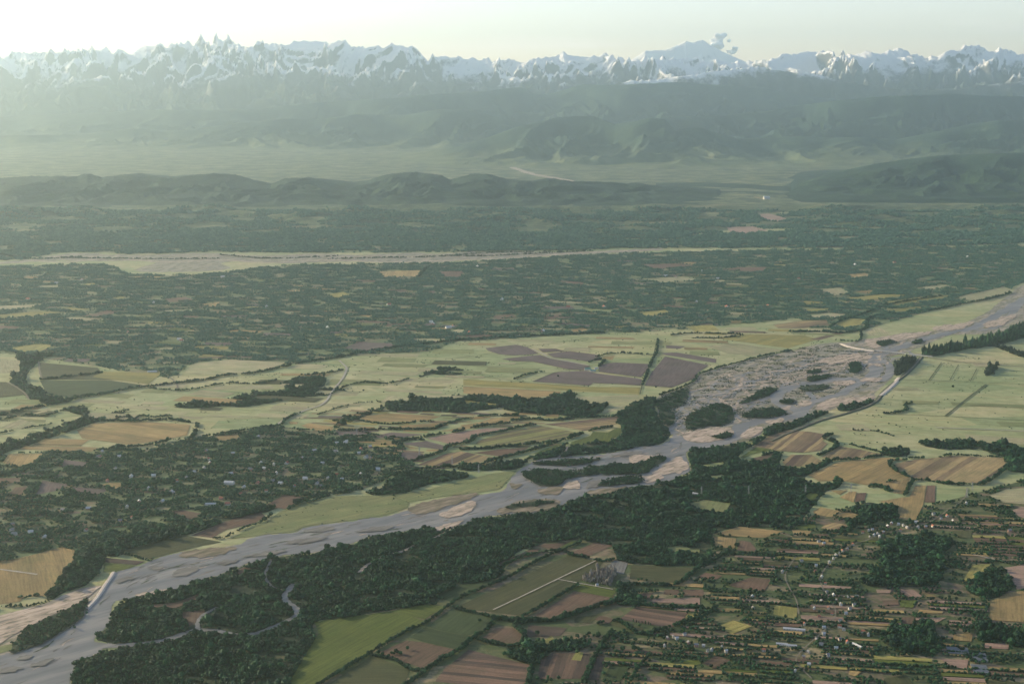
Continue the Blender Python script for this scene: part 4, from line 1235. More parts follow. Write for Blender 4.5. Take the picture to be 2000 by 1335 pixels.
def trunk_geo(h, r0, limbs=3, seed=0):
    V, F = [], []
    def tube(a, b, ra, rb):
        a, b = np.array(a, float), np.array(b, float)
        d = (b - a) / np.linalg.norm(b - a)
        u = np.cross(d, (0.3, 0.9, 0.1)); u /= np.linalg.norm(u); w = np.cross(d, u)
        i = len(V)
        for q, rr in ((a, ra), (b, rb)):
            for k in range(5):
                t = 2 * math.pi * k / 5
                V.append(tuple(q + rr * (u * math.cos(t) + w * math.sin(t))))
        for k in range(5):
            F.append((i + k, i + (k + 1) % 5, i + 5 + (k + 1) % 5, i + 5 + k))
    tube((0, 0, -0.3), (0, 0, h), r0, r0 * 0.55)
    rr = random.Random(seed)
    for k in range(limbs):
        t = 2 * math.pi * k / max(1, limbs) + rr.random()
        tube((0, 0, h * (0.55 + 0.15 * k / max(1, limbs))), (math.cos(t) * 1.7, math.sin(t) * 1.7, h * 1.45), r0 * 0.45, r0 * 0.15)
    return V, F

PROTO = {}
def make_protos(key, n, rx, rz, zc, leaf, shape='round', cards=46, lump=0.3):
    c = bpy.data.collections.new('tree_forms_' + key)
    for i in range(n):
        r = np.random.default_rng(100 + i + len(PROTO) * 20)
        k = 0.85 + 0.3 * r.random()
        V, F = crown_geo(r, 1, cards, rx * k, rz * (2 - k), zc, lump, shape)
        TV, TF = trunk_geo(zc * 0.8, 0.22, 0)
        me = bpy.data.meshes.new('tree_form')
        o0 = len(V)
        me.from_pydata(V + TV, [], F + [tuple(a + o0 for a in q) for q in TF])
        me.materials.append(M[leaf]); me.materials.append(M['bark'])
        mi = [0] * len(F) + [1] * len(TF)
        me.polygons.foreach_set('material_index', mi)
        c.objects.link(bpy.data.objects.new('tree_form', me))
    PROTO[key] = c
make_protos('broad', 7, 4.0, 3.9, 5.2, 'leaf')
make_protos('plain', 6, 4.0, 3.9, 5.0, 'leaf_plain')
make_protos('orchard', 6, 3.9, 3.5, 4.8, 'leaf_village')
make_protos('dark', 5, 3.2, 5.2, 6.4, 'leaf_dark', 'tall')
make_protos('poplar', 4, 1.9, 6.2, 7.2, 'leaf', 'tall')
make_protos('bush', 4, 2.6, 1.5, 1.3, 'leaf', 'round', 30)
make_protos('bare', 4, 1.7, 5.5, 6.6, 'leaf_bare', 'tall', 60)

def scatter_nodes(coll):
    ng = bpy.data.node_groups.new('planting_' + coll.name, 'GeometryNodeTree')
    ng.interface.new_socket('Geometry', in_out='INPUT', socket_type='NodeSocketGeometry')
    ng.interface.new_socket('Geometry', in_out='OUTPUT', socket_type='NodeSocketGeometry')
    N, L = ng.nodes.new, ng.links.new
    gi, go = N('NodeGroupInput'), N('NodeGroupOutput')
    ci = N('GeometryNodeCollectionInfo')
    ci.inputs['Collection'].default_value = coll
    ci.inputs['Separate Children'].default_value = True
    ci.inputs['Reset Children'].default_value = True
    ip = N('GeometryNodeInstanceOnPoints')
    ip.inputs['Pick Instance'].default_value = True
    rv = N('FunctionNodeRandomValue'); rv.data_type = 'INT'
    rv.inputs[4].default_value, rv.inputs[5].default_value = 0, 50
    at = N('GeometryNodeInputNamedAttribute'); at.data_type = 'FLOAT_VECTOR'; at.inputs[0].default_value = 'size'
    rt = N('GeometryNodeInputNamedAttribute'); rt.data_type = 'FLOAT_VECTOR'; rt.inputs[0].default_value = 'turn'
    L(gi.outputs[0], ip.inputs['Points']); L(ci.outputs[0], ip.inputs['Instance'])
    L(rv.outputs[2], ip.inputs['Instance Index'])
    L(at.outputs[0], ip.inputs['Scale']); L(rt.outputs[0], ip.inputs['Rotation'])
    L(ip.outputs[0], go.inputs[0])
    return ng
NGS = {k: scatter_nodes(c) for k, c in PROTO.items()}
N_TREES = [0]
def plant(name, label, X, Y, size, key, r, Z=None, group=None):
    n = len(X)
    if n == 0:
        return
    N_TREES[0] += n
    me = bpy.data.meshes.new(name)
    me.vertices.add(n)
    me.vertices.foreach_set('co', np.stack([X, Y, np.zeros(n) if Z is None else Z], 1).astype(np.float32).ravel())
    s = size * (0.72 + 0.6 * r.random(n))
    sv = np.stack([s * (0.9 + 0.25 * r.random(n)), s * (0.9 + 0.25 * r.random(n)), s * (0.8 + 0.45 * r.random(n))], 1)
    a = me.attributes.new('size', 'FLOAT_VECTOR', 'POINT'); a.data.foreach_set('vector', sv.astype(np.float32).ravel())
    tv = np.zeros((n, 3)); tv[:, 2] = r.random(n) * 6.283; tv[:, :2] = (r.random((n, 2)) - 0.5) * 0.2
    a = me.attributes.new('turn', 'FLOAT_VECTOR', 'POINT'); a.data.foreach_set('vector', tv.astype(np.float32).ravel())
    o = link(bpy.data.objects.new(name, me))
    md = o.modifiers.new('planting', 'NODES'); md.node_group = NGS[key]
    tag(o, label, None, group, 'stuff')
    return o

# ---------------------------------------------------------------- woods
WOODS = [
 # key, spacing, size, cover, label, outline
 ('broad', 6.2, 0.80, 0.96, 'dense dark riverside forest south of the river', '100,1420 137,1337 142,1321 148,1301 153,1292 198,1273 240,1264 192,1250 192,1238 207,1228 218,1210 222,1191 240,1177 276,1168 339,1152 376,1139 421,1126 457,1112 499,1097 560,1085 605,1082 647,1072 686,1063 728,1048 782,1040 830,1033 859,1033 898,1027 928,1016 949,1010 1000,1005 1060,1002 1126,974 1176,966 1226,954 1301,943 1335,930 1350,922 1348,906 1343,886 1350,880 1375,872 1441,867 1481,855 1500,858 1466,872 1446,884 1445,897 1470,900 1500,884 1525,886 1526,912 1575,912 1600,902 1625,901 1600,916 1573,931 1578,942 1605,947 1640,940 1640,950 1608,962 1598,978 1583,993 1570,1010 1545,1031 1480,1028 1430,1033 1395,1042 1388,1065 1390,1098 1360,1105 1235,1100 1205,1093 1196,1066 1150,1057 1110,1054 1050,1064 1010,1078 985,1105 976,1126 900,1147 868,1162 850,1180 820,1184 750,1192 690,1203 640,1210 615,1214 610,1235 612,1260 592,1300 570,1335 550,1420'),
 ('broad', 6.5, 0.85, 0.95, 'dark wood on the north bank beside the river islands', '1203,821 1213,803 1236,788 1258,780 1283,776 1276,796 1291,821 1311,848 1286,867 1226,877 1171,886 1126,888 1100,893 1060,898 1040,898 1060,888 1108,873 1151,863 1188,864 1196,858 1211,851 1216,836'),
 ('broad', 7.0, 0.90, 0.94, 'dark wood across the strip fields north of the river', '756,780 806,778 836,778 861,780 884,772 949,773 1040,779 1076,773 1093,769 1126,770 1121,777 1151,788 1186,788 1176,801 1173,806 1141,813 1101,811 1050,811 1000,803 975,796 925,803 900,808 876,805 801,803 774,805 756,798'),
 ('broad', 6.2, 0.85, 0.95, 'dark copse between the left village and the river meadow', '716,963 744,953 774,933 826,921 876,921 914,926 909,933 861,941 814,953 784,966 754,970'),
 ('broad', 6.4, 0.95, 0.93, 'long diagonal strip of bright green wood above the river fields', '600,968 560,973 520,987 470,1003 420,1012 370,1021 320,1031 270,1044 220,1056 180,1068 150,1078 125,1090 150,1094 190,1092 208,1086 230,1085 270,1072 330,1055 380,1040 430,1024 480,1011 530,996 600,975'),
 ('broad', 6.2, 1.0, 0.95, 'green wood wedge left of the stone levee', '156,1090 205,1087 200,1105 185,1125 165,1143 130,1155 95,1172 92,1160 110,1135 130,1110'),
 ('broad', 7.5, 0.95, 0.92, 'wide belt of trees on the meadows left of the pale road', '340,795 380,786 420,782 450,778 500,768 545,760 590,757 640,758 670,760 673,765 640,772 600,775 560,780 520,788 470,795 450,792 400,796'),
 ('broad', 7.5, 0.90, 0.85, 'loose copse on the meadows north of the tree belt', '550,745 590,738 631,735 633,753 611,758 580,760 560,760'),
 ('broad', 7.5, 0.85, 0.8, 'hook shaped copse on the open meadow', '816,739 831,728 856,718 907,723 891,733 851,730 831,734'),
 ('dark', 6.0, 1.25, 0.98, 'small dark conifer wood beside the river bend', '1741,721 1766,703 1786,701 1788,711 1773,723 1751,733'),
 ('poplar', 7.0, 1.5, 0.98, 'long dark belt of tall poplars at the right edge', '1799,691 1851,678 1926,663 2000,636 2100,595 2110,625 2000,660 1941,675 1876,684 1826,696 1811,696'),
 ('dark', 7.0, 1.0, 0.9, 'dark tree belt crossing below the poplars at right', '1936,673 2000,690 2100,712 2100,722 2000,698 1964,685'),
 ('dark', 6.5, 1.2, 0.9, 'lone dark clump of trees on the right hand pasture', '1924,731 1936,713 1949,711 1946,721 1931,733'),
 ('broad', 7.0, 0.9, 0.85, 'scrub wood below the pale shingle at the embankment', '1635,798 1663,788 1701,781 1706,786 1686,796 1650,803'),
 ('broad', 6.6, 0.85, 0.9, 'belt of scrub between the river and the striped fields', '1500,836 1550,823 1575,814 1618,805 1590,818 1560,832 1520,846 1496,852'),
 ('broad', 7.0, 1.05, 0.93, 'dark grove above the white village houses', '1663,996 1691,981 1716,983 1751,993 1752,1010 1721,1018 1686,1023 1661,1035 1630,1047 1618,1048 1650,1021'),
 ('broad', 7.5, 1.0, 0.9, 'tree belt along the top of the golden fields at right', '1801,863 1851,862 1914,863 1959,868 2000,876 2120,880 2120,925 2000,922 1969,918 1968,895 1937,886 1911,877 1851,877 1806,871'),
 ('broad', 7.0, 1.0, 0.92, 'small copse between pasture and golden field', '1721,883 1751,878 1776,880 1774,888 1746,893 1726,888'),
 ('broad', 7.4, 1.05, 0.85, 'large grove in the lower right village', '1726,1061 1770,1050 1816,1046 1864,1055 1850,1075 1828,1091 1849,1103 1822,1142 1768,1145 1690,1142 1687,1127 1720,1112 1715,1085'),
 ('broad', 7.2, 1.1, 0.92, 'rounded copse below the pinkish plots', '1723,1250 1744,1223 1768,1229 1822,1220 1831,1253 1828,1280 1786,1277 1750,1268'),
 ('broad', 7.0, 1.1, 0.92, 'copse between the pinkish and the tan field at right', '1888,1145 1924,1115 1954,1109 1977,1139 1960,1160 1930,1169 1894,1157'),
 ('broad', 7.2, 1.1, 0.9, 'tree belt below the large tan field at right', '1900,1229 1945,1222 1986,1238 2100,1250 2100,1275 1980,1262 1975,1262 1960,1254 1924,1252'),
 ('broad', 6.6, 1.0, 0.9, 'dark thicket beside the brown plots at bottom centre', '1020,1262 1050,1255 1095,1248 1140,1250 1150,1262 1110,1272 1080,1272 1050,1290 1030,1296 985,1276'),
 ('broad', 6.6, 1.0, 0.9, 'tree clump right of the white lane', '1203,1150 1222,1140 1240,1160 1260,1175 1230,1180 1208,1172'),
 ('bare', 5.0, 1.0, 0.95, 'patch of bare grey trees beside the farm track', '1143,1134 1160,1118 1185,1112 1200,1118 1196,1136 1190,1145 1160,1140'),
 ('broad', 7.5, 0.9, 0.8, 'narrow wood beside the strip fields left', '650,838 665,822 675,810 700,806 740,797 756,790 745,802 715,812 690,822 670,830'),
 ('broad', 7.0, 0.9, 0.85, 'scrubby wood at the river bend near the meadow', '900,908 950,908 1008,901 1025,903 1008,916 950,918 900,918'),
 ('broad', 8.0, 1.0, 0.92, 'thick diagonal tree belt at the left edge of the meadows', '-200,920 0,868 40,858 80,845 125,830 165,815 140,805 125,800 150,793 165,800 190,812 205,808 250,803 200,820 160,833 120,847 60,868 0,887 -200,945'),
 ('broad', 8.0, 1.0, 0.9, 'tree grown bank at the left of the dark fields', '30,690 60,693 110,690 85,700 60,722 50,745 80,760 100,775 140,782 100,790 60,780 20,745 40,720'),
]
for i, (key, sp, size, cover, lab, s) in enumerate(WOODS):
    q = rough_edge(smooth_closed(pts(s), 3), 1.8, 300 + i)
    if key != 'bare':
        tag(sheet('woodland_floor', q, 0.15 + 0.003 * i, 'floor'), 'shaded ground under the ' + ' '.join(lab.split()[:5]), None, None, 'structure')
    X, Y, r = scatter_grid(q, sp, 500 + i, ragged=9.0)
    d = fbm(X / 45, Y / 45, 3, 70 + i) * 0.5 + 0.5
    d2 = fbm(X / 160 + Y / 300, Y / 70, 4, 170 + i, 0.6)
    ok = (~look(OPEN, X, Y)) & (r.random(len(X)) < cover) & (d > (0.20 if i == 0 else 0.1)) & (d2 > (-0.50 if i == 0 else -0.55))
    X, Y = X[ok], Y[ok]
    sz = size * np.clip(0.95 + 0.6 * fbm(X / 55, Y / 55, 3, 12), 0.45, 1.7) * (1 + 0.75 * (r.random(len(X)) > 0.94))
    plant('forest' if len(X) > 2000 else 'copse', lab, X, Y, sz, key, r)
    paint(WOOD, q)
for i, (q, d) in enumerate(isl_pts):
    X, Y, r = scatter_grid(q, 6.0, 800 + i, ragged=12.0)
    k = fbm(X / 35, Y / 35, 3, 30 + i) * 0.5 + 0.5
    ok = (k > 0.80 - 0.58 * d) & (r.random(len(X)) < 0.92)
    plant('island_scrub', 'dark green scrub covering a river island', X[ok], Y[ok], 0.58, 'broad', r, np.full(ok.sum(), 2.8), 'scrub on the river islands')

# scrub on the gravel flat
q = pts('1283,790 1288,773 1333,757 1358,744 1360,735 1426,713 1496,695 1586,674 1640,672 1700,690 1740,698 1730,745 1640,770 1560,790 1480,820 1400,835 1320,845')
X, Y, r = scatter_grid(q, 7.0, 901)
k = fbm(X / 90 + Y / 240, Y / 45, 4, 44)
ok = (k > 0.12) & (~look(WATER, X, Y)) & (r.random(len(X)) < 0.6)
plant('riverside_scrub', 'scattered dark scrub on the gravel flat of the river', X[ok], Y[ok], 0.75, 'bush', r)

# ---------------------------------------------------------------- small plots of the lower right village
V2 = pts('1390,1042 1560,1012 1660,990 1800,990 1990,940 2150,930 2250,1420 860,1420 1000,1345 1045,1300 1050,1250 1200,1232 1250,1150 1240,1105 1360,1105')
q = smooth_closed(V2, 2)
tag(sheet('garden_land', q, 0.10, 'garden'), 'patchwork ground of gardens and plots in the lower right village', None, None, 'structure')
r2 = np.random.default_rng(5)
gx, gy = G(q[:, 0], q[:, 1])
ang = math.radians(-9)
ca, sa = math.cos(ang), math.sin(ang)
hedge_pts = []
u0, u1, v0, v1 = -2500, 2500, 2000, 6000
nplots = 0
v = v0
while v < v1:
    bh = r2.uniform(55, 120)
    u = u0 + r2.uniform(0, 80)
    while u < u1:
        bw = r2.uniform(60, 150)
        n = max(2, int(bh / r2.uniform(13, 24)))
        kind_bias = r2.random()
        for k in range(n):
            a, b_ = u + 3, u + bw - 3
            c, d = v + bh * k / n + 1.5, v + bh * (k + 1) / n - 1.5
            cor = np.array([(a, c), (b_, c + r2.uniform(-4, 4)), (b_, d), (a, d + r2.uniform(-4, 4))])
            W = np.stack([cor[:, 0] * ca - cor[:, 1] * sa, cor[:, 0] * sa + cor[:, 1] * ca], 1)
            smp = np.vstack([W, W.mean(0), (W + np.roll(W, -1, 0)) / 2])
            pu, pv = PX(smp[:, 0], smp[:, 1])
            if not inside(V2, pu, pv).all() or look(OPEN, smp[:, 0], smp[:, 1]).any() or look(WOOD, smp[:, 0], smp[:, 1]).any():
                continue
            if pv.min() > 1345 or pu.max() < 0 or pu.min() > 2060:
                continue
            x = r2.random()
            if x < 0.16:      # garden or orchard: trees come later
                pass
            else:
                kk = ['brn', 'tan', 'pnk', 'olv', 'grn', 'pnk', 'brn', 'tan', 'yel', 'tan'][int(r2.integers(0, 10))]
                if nplots < 290:
                    add_field(kk, 12, np.stack(PX(W[:, 0], W[:, 1]), 1), None, 1.65 + 0.004 * (nplots % 40))
                    nplots += 1
            # hedge along the nearer long side and some ends
            if r2.random() < 0.66:
                t = np.arange(0, bw - 6, 4.2)
                p0, p1 = W[0], W[1]
                hh = p0 + (p1 - p0) * (t / (bw - 6))[:, None] + r2.normal(size=(len(t), 2)) * 1.2
                hedge_pts.append(hh[r2.random(len(t)) < 0.8])
            if r2.random() < 0.35:
                t = np.arange(0, d - c, 4.2)
                hh = W[1] + (W[2] - W[1]) * (t / (d - c + 1e-3))[:, None] + r2.normal(size=(len(t), 2)) * 1.0
                hedge_pts.append(hh)
        u += bw
    v += bh
H = np.vstack(hedge_pts)
ok = ~look(WATER, H[:, 0], H[:, 1])
plant('hedge_growth', 'rows of hedge trees between the lower right village plots', H[ok, 0], H[ok, 1], 0.70, 'orchard', r2)
X, Y, r = scatter_grid(q, 8.5, 911)
k = fbm(X / 70, Y / 40, 4, 55)
ok = (~look(OPEN, X, Y)) & (~look(WOOD, X, Y)) & (k > 0.06) & (r.random(len(X)) < 0.7)
plant('garden_trees', 'mixed garden trees among the lower right village plots', X[ok], Y[ok], 0.75, 'broad', r)

# ---------------------------------------------------------------- left village and the wooded middle plain
def settled(poly, label, sp, size, thr, seed, wx, wy, name='village_trees', z=0.12, key='broad', cover=0.9):
    q = rough_edge(smooth_closed(poly, 3), 3.0, seed)
    tag(sheet('garden_land', q, z, 'garden_open'), 'ground of small plots under the ' + ' '.join(label.split()[:6]), None, None, 'structure')
    X, Y, r = scatter_grid(q, sp, seed)
    k = fbm(X / wx, Y / wy, 4, seed + 3, 0.6)
    ok = (~look(OPEN, X, Y)) & (~look(WOOD, X, Y)) & (k > thr) & (r.random(len(X)) < cover)
    X, Y = X[ok], Y[ok]
    plant(name, label, X, Y, size * (1.0 + 0.45 * np.clip(fbm(X / 40, Y / 40, 2, 9), -0.8, 1)), key, r)
settled(pts('-200,905 0,888 150,878 300,872 380,855 470,842 540,832 600,840 650,842 760,850 790,870 800,900 815,918 770,930 720,950 690,958 650,962 560,978 500,995 400,1015 300,1035 200,1060 140,1085 60,1083 0,1098 -200,1125'),
        'tree filled gardens of the left hand village', 7.6, 0.86, -0.15, 931, 80, 42, key='orchard')
V3 = pts('0,690 230,722 330,738 440,702 560,710 660,698 840,685 900,666 1100,652 1400,636 1560,622 1640,600 1850,575 2000,540 2000,485 1300,497 900,528 700,536 400,542 0,530')
r3 = np.random.default_rng(23)
n3 = 0
while n3 < 150:
    uu, vv = r3.uniform(-20, 2020), r3.uniform(490, 720)
    if not inside(V3, np.array([uu]), np.array([vv]))[0]:
        continue
    cx, cy = (float(k) for k in G(uu, vv))
    hw, hd, an = r3.uniform(25, 95), r3.uniform(12, 45), math.radians(r3.normal(-8, 9))
    cor = np.array([(-hw, -hd), (hw, -hd * r3.uniform(0.6, 1.2)), (hw * r3.uniform(0.8, 1.1), hd), (-hw, hd * r3.uniform(0.6, 1.2))])
    W = np.stack([cx + cor[:, 0] * math.cos(an) - cor[:, 1] * math.sin(an), cy + cor[:, 0] * math.sin(an) + cor[:, 1] * math.cos(an)], 1)
    if look(OPEN, W[:, 0], W[:, 1]).any() or look(WOOD, W[:, 0], W[:, 1]).any():
        continue
    add_field(['pal', 'tan', 'grn', 'brn', 'pur', 'mea', 'olv', 'yel'][int(r3.integers(0, 8))], 30, np.stack(PX(W[:, 0], W[:, 1]), 1))
    n3 += 1
settled(pts('-400,690 0,690 100,702 230,722 330,738 370,712 440,702 560,710 660,698 750,690 840,685 900,666 1000,661 1100,652 1250,648 1400,636 1500,628 1560,622 1580,640 1640,650 1700,640 1780,618 1850,598 1960,572 2000,552 2200,505 2200,470 2000,478 1700,485 1300,492 1100,500 900,512 700,515 560,518 450,530 350,537 250,534 200,516 0,520 -400,532'),
        'mass of trees and hedged plots filling the middle plain', 9.6, 0.86, -0.09, 951, 150, 70, 'plain_trees', key='plain')
settled(pts('-500,514 0,508 60,503 150,492 260,496 400,492 600,493 860,493 1100,489 1260,484 1400,484 1700,484 2000,476 2300,470 2300,452 1700,455 1300,455 600,455 0,455 -500,460'),
        'hazy belt of trees beyond the far river flats', 15, 1.7, -0.15, 971, 300, 140, 'far_trees', 0.6, key='plain')
# trees on the hillocks
X, Y, r = scatter_grid(pts('-400,462 2400,462 2400,412 -400,412'), 24, 981)
k = fbm(X / 420, Y / 330, 4, 77, 0.6)
ok = (k > -0.02) & (~look(OPEN, X, Y)) & (r.random(len(X)) < 0.85)
X, Y = X[ok], Y[ok]
ai = np.clip((X / Y - HZ[0][0]) / (HZ[0][1] - HZ[0][0]), 0, len(HZ[0]) - 1.01)
yi = np.clip((Y - HZ[1][0]) / (HZ[1][1] - HZ[1][0]), 0, len(HZ[1]) - 1.01)
Z = HZ[2][yi.astype(int), ai.astype(int)]
plant('hill_trees', 'tree clumps over the low hillocks before the dark hills', X, Y, 2.0, 'plain', r, Z - 1)

# ---------------------------------------------------------------- hedgerows
HEDGES = [
 (12, 7, 1.0, 'long winding tree line across the left meadows', '-200,862 0,812 50,800 100,790 150,778 200,770 250,760 290,755 350,748 400,742 440,733 500,728 560,715 600,707 650,700 700,690 760,680 830,672 900,664 1000,658 1100,654 1180,650'),
 (6, 7, 0.9, 'lower branch of the tree line on the left meadows', '290,758 345,763 380,760 420,752 450,748 500,750 540,742'),
 (5, 6, 0.8, 'thin hedge at the left edge above the diagonal belt', '-100,870 0,847 40,838 80,832 125,823'),
 (8, 7, 0.9, 'hedge in front of the pale left fields', '-100,845 0,820 50,812 90,812 120,802 165,793'),
 (8, 6, 1.0, 'straight dark hedge above the brown meadow', '185,822 230,822 260,823 330,820 372,825'),
 (8, 7, 0.9, 'clumpy hedge on the meadow left of the pale road', '225,816 245,814 262,818 275,812 300,815 335,812'),
 (9, 6, 1.0, 'curved hedge closing the brown meadow', '385,828 382,842 375,855 355,857 330,861 300,867 260,872 220,873'),
 (6, 6, 0.9, 'hedge along the upper edge of the left village', '378,857 430,847 470,841 500,837 545,831 560,818 585,806'),
 (6, 6, 0.9, 'short hedge right of the copse on the meadow', '585,733 620,731 650,727 670,723'),
 (5, 6, 0.8, 'winding hedge across the open meadow', '640,772 655,765 670,757 690,750 720,747 760,749 800,740'),
 (4, 6, 0.7, 'thin hedge below the pale road', '620,810 660,797 700,787 745,785'),
 (9, 6, 0.9, 'upper curved hedge through the strip fields', '660,841 740,839 830,838 852,836 870,828 900,820 938,813 975,811 1013,811'),
 (9, 6, 0.9, 'long curved hedge through the strip fields', '764,866 789,861 839,851 889,843 938,833 988,826 1005,821 1040,818 1076,821 1126,816 1201,813'),
 (10, 6, 0.95, 'thick curling hedge between striped fields', '801,901 831,893 864,881 877,871 917,863 928,853 950,848 988,841 1020,833 1050,828'),
 (10, 6, 0.95, 'dark hedge below the green and brown strips', '897,878 938,876 1000,871 1040,866 1088,863 1126,851 1151,841 1196,833'),
 (9, 6, 0.95, 'lowest long hedge of the strip fields', '770,930 814,918 851,913 902,911 938,906 975,896 1013,886 1051,876 1088,863'),
 (6, 6, 0.9, 'side hedge near the north bank wood', '1005,912 1040,893 1088,878 1108,866'),
 (5, 6, 0.8, 'hedge through the small tan fields left of the road', '650,823 690,818 720,825 760,828 800,826 850,822'),
 (5, 6, 0.8, 'hedge beside the purplish left fields', '700,842 740,850 790,857 830,860'),
 (7, 6, 0.9, 'dark curving hedge along the north bank river fields', '560,995 580,985 600,975 650,962 690,960 640,968 600,982'),
 (5, 6, 0.85, 'hedge between the olive field and the river bank', '208,1086 240,1082 290,1094 300,1090'),
 (5, 6, 0.8, 'hedge closing the brown north bank field', '415,1052 440,1050 450,1045 480,1030 510,1020 530,1005'),
 (7, 6, 0.85, 'dark bank hedge above the dry gravel arm', '-100,1205 0,1186 60,1183 95,1174'),
 (5, 6, 0.85, 'bushy hedge at the corner of the tan left field', '37,1168 60,1165 90,1162'),
 (9, 6, 1.0, 'clumpy thick hedge between tan fields right of the river', '1625,848 1610,856 1636,868 1620,880 1597,890'),
 (7, 6, 0.95, 'hedge running up from the dark forest between golden fields', '1600,914 1625,900 1676,897 1726,889'),
 (5, 6, 0.85, 'hedge along the top of the broad golden field', '1776,895 1826,894 1861,889 1937,892 1962,893'),
 (7, 6, 0.95, 'hooked hedge between the two golden fields', '1773,899 1743,900 1738,908 1751,920 1776,932'),
 (7, 6, 0.95, 'dark hedge bordering the broad golden field below', '1964,895 1967,910 1952,925 1926,942 1911,946 1851,945 1814,939 1786,938 1775,950 1766,968'),
 (10, 6, 1.0, 'dark clump at the tip of the golden field', '1696,951 1718,949 1738,960'),
 (4, 6, 0.8, 'short hedge in the golden field', '1721,944 1751,938'),
 (8, 6, 0.85, 'ragged tree line on the right hand pasture', '1726,808 1751,806 1771,801 1768,791 1783,787'),
 (4, 6, 0.8, 'sparse hedge across the right hand pasture', '1665,840 1701,841 1726,846 1748,852'),
 (6, 6, 0.7, 'hedge below the pasture beside the copse', '1660,868 1690,876 1720,883'),
 (11, 8, 1.1, 'tree line along the far bank of the upper river', '1540,648 1600,648 1650,650 1690,642 1700,620 1760,612 1820,606 1880,594 1940,582 1975,572'),
 (9, 8, 1.0, 'dark hedge around the green fields above the river', '1620,640 1640,628 1690,612 1720,600 1760,590 1840,578'),
 (6, 7, 0.9, 'hedge beside the gravel flat at the creek mouth', '1680,645 1682,655 1676,666 1630,665'),
 (6, 7, 0.85, 'dark line of bushes edging the gravel flat', '1288,772 1333,756 1358,742 1362,733 1392,722 1430,711 1500,693 1545,685'),
 (8, 7, 0.9, 'dense hedge on the meadows before the middle plain', '1310,655 1350,651 1400,652 1440,653 1450,656 1400,660 1350,660'),
 (6, 7, 0.85, 'hedge above the large purplish fields', '1165,697 1200,690 1260,692 1280,694'),
 (7, 7, 0.85, 'belt of bushes on the strip meadow', '1003,741 1020,735 1045,728 1065,726'),
 (6, 7, 0.9, 'upright hedge between the purplish fields', '1286,664 1282,690 1274,702 1264,730 1254,752'),
 (8, 7, 0.9, 'tree clumps around the green roofed farmstead', '1150,708 1165,702 1180,704 1170,716'),
 (5, 4.5, 0.72, 'bushy hedge along the lower side of the bright green field', '620,1338 650,1320 700,1290 761,1252 800,1230 836,1214 872,1186 900,1168 945,1148 999,1124 1047,1097 1092,1076 1137,1058'),
 (6, 4.5, 0.8, 'bushy hedge between the brown and the striped bottom field', '790,1340 832,1309 860,1290 900,1268 925,1245 950,1230 965,1208 905,1192 880,1185'),
 (5, 4.5, 0.7, 'bushy hedge under the brown field with the clump', '728,1280 770,1288 800,1307 832,1310'),
 (10, 4.8, 0.95, 'thick dark hedge below the olive and brown fields', '960,1206 1000,1212 1040,1212 1080,1212 1110,1203 1150,1190 1190,1178 1215,1168'),
 (5, 4.5, 0.7, 'hedge bushes between the olive and the brown field', '1020,1204 1040,1195 1085,1168 1128,1143'),
 (6, 4.5, 0.85, 'hedge bushes at the right end of the striped bottom field', '1030,1340 1036,1315 1040,1298 1060,1282'),
 (6, 4.5, 0.8, 'hedge bushes beside the dark narrow plots', '1140,1335 1158,1290 1172,1265 1185,1245 1200,1230'),
 (6, 4.5, 0.8, 'hedge bushes around the rounded brown field', '925,1245 960,1256 1015,1260 1024,1240 1005,1222 1030,1215'),
 (6, 4.5, 0.75, 'hedge bushes under the wide brown striped field', '1165,1218 1208,1214 1250,1238 1300,1228 1335,1217 1380,1200 1400,1185'),
 (6, 4.5, 0.8, 'hedge bushes below the flat olive green field', '1225,1140 1300,1143 1330,1137 1365,1108 1400,1090 1440,1062'),
 (6, 4.5, 0.8, 'hedge bushes above the wide brown striped field', '1205,1180 1260,1182 1300,1186 1360,1187 1385,1190'),
 (6, 4.5, 0.8, 'hedge bushes around the thin brown wedge fields', '985,1104 1020,1088 1060,1078 1092,1074 1112,1080'),
 (6, 4.5, 0.8, 'hedge bushes on the lane above the olive green field', '1110,1083 1150,1090 1180,1096 1205,1092 1235,1100'),
 (12, 9, 1.2, 'dark tree line on the far river flats', '0,497 60,506 160,502'),
 (8, 9, 1.1, 'thin tree line along the far river flats', '640,506 740,504 840,502 960,494 1100,492'),
 (10, 9, 1.0, 'broken tree line over the left river flats', '120,503 200,505 330,506 430,505'),
 (9, 9, 1.0, 'broken tree line between the far gravel channels', '430,498 520,505 600,503 660,500'),
 (9, 9, 1.0, 'tree line along the right end of the far flats', '880,500 960,500 1040,496 1160,490'),
 (10, 9, 1.1, 'dark wood stripe running up from the far river flats', '818,541 828,530 838,520'),
 (9, 8, 1.0, 'hedges on the left middle fields', '78,742 140,735 200,728'),
 (4, 6, 0.8, 'small hedge by the farm sheds', '140,775 220,765'),
]
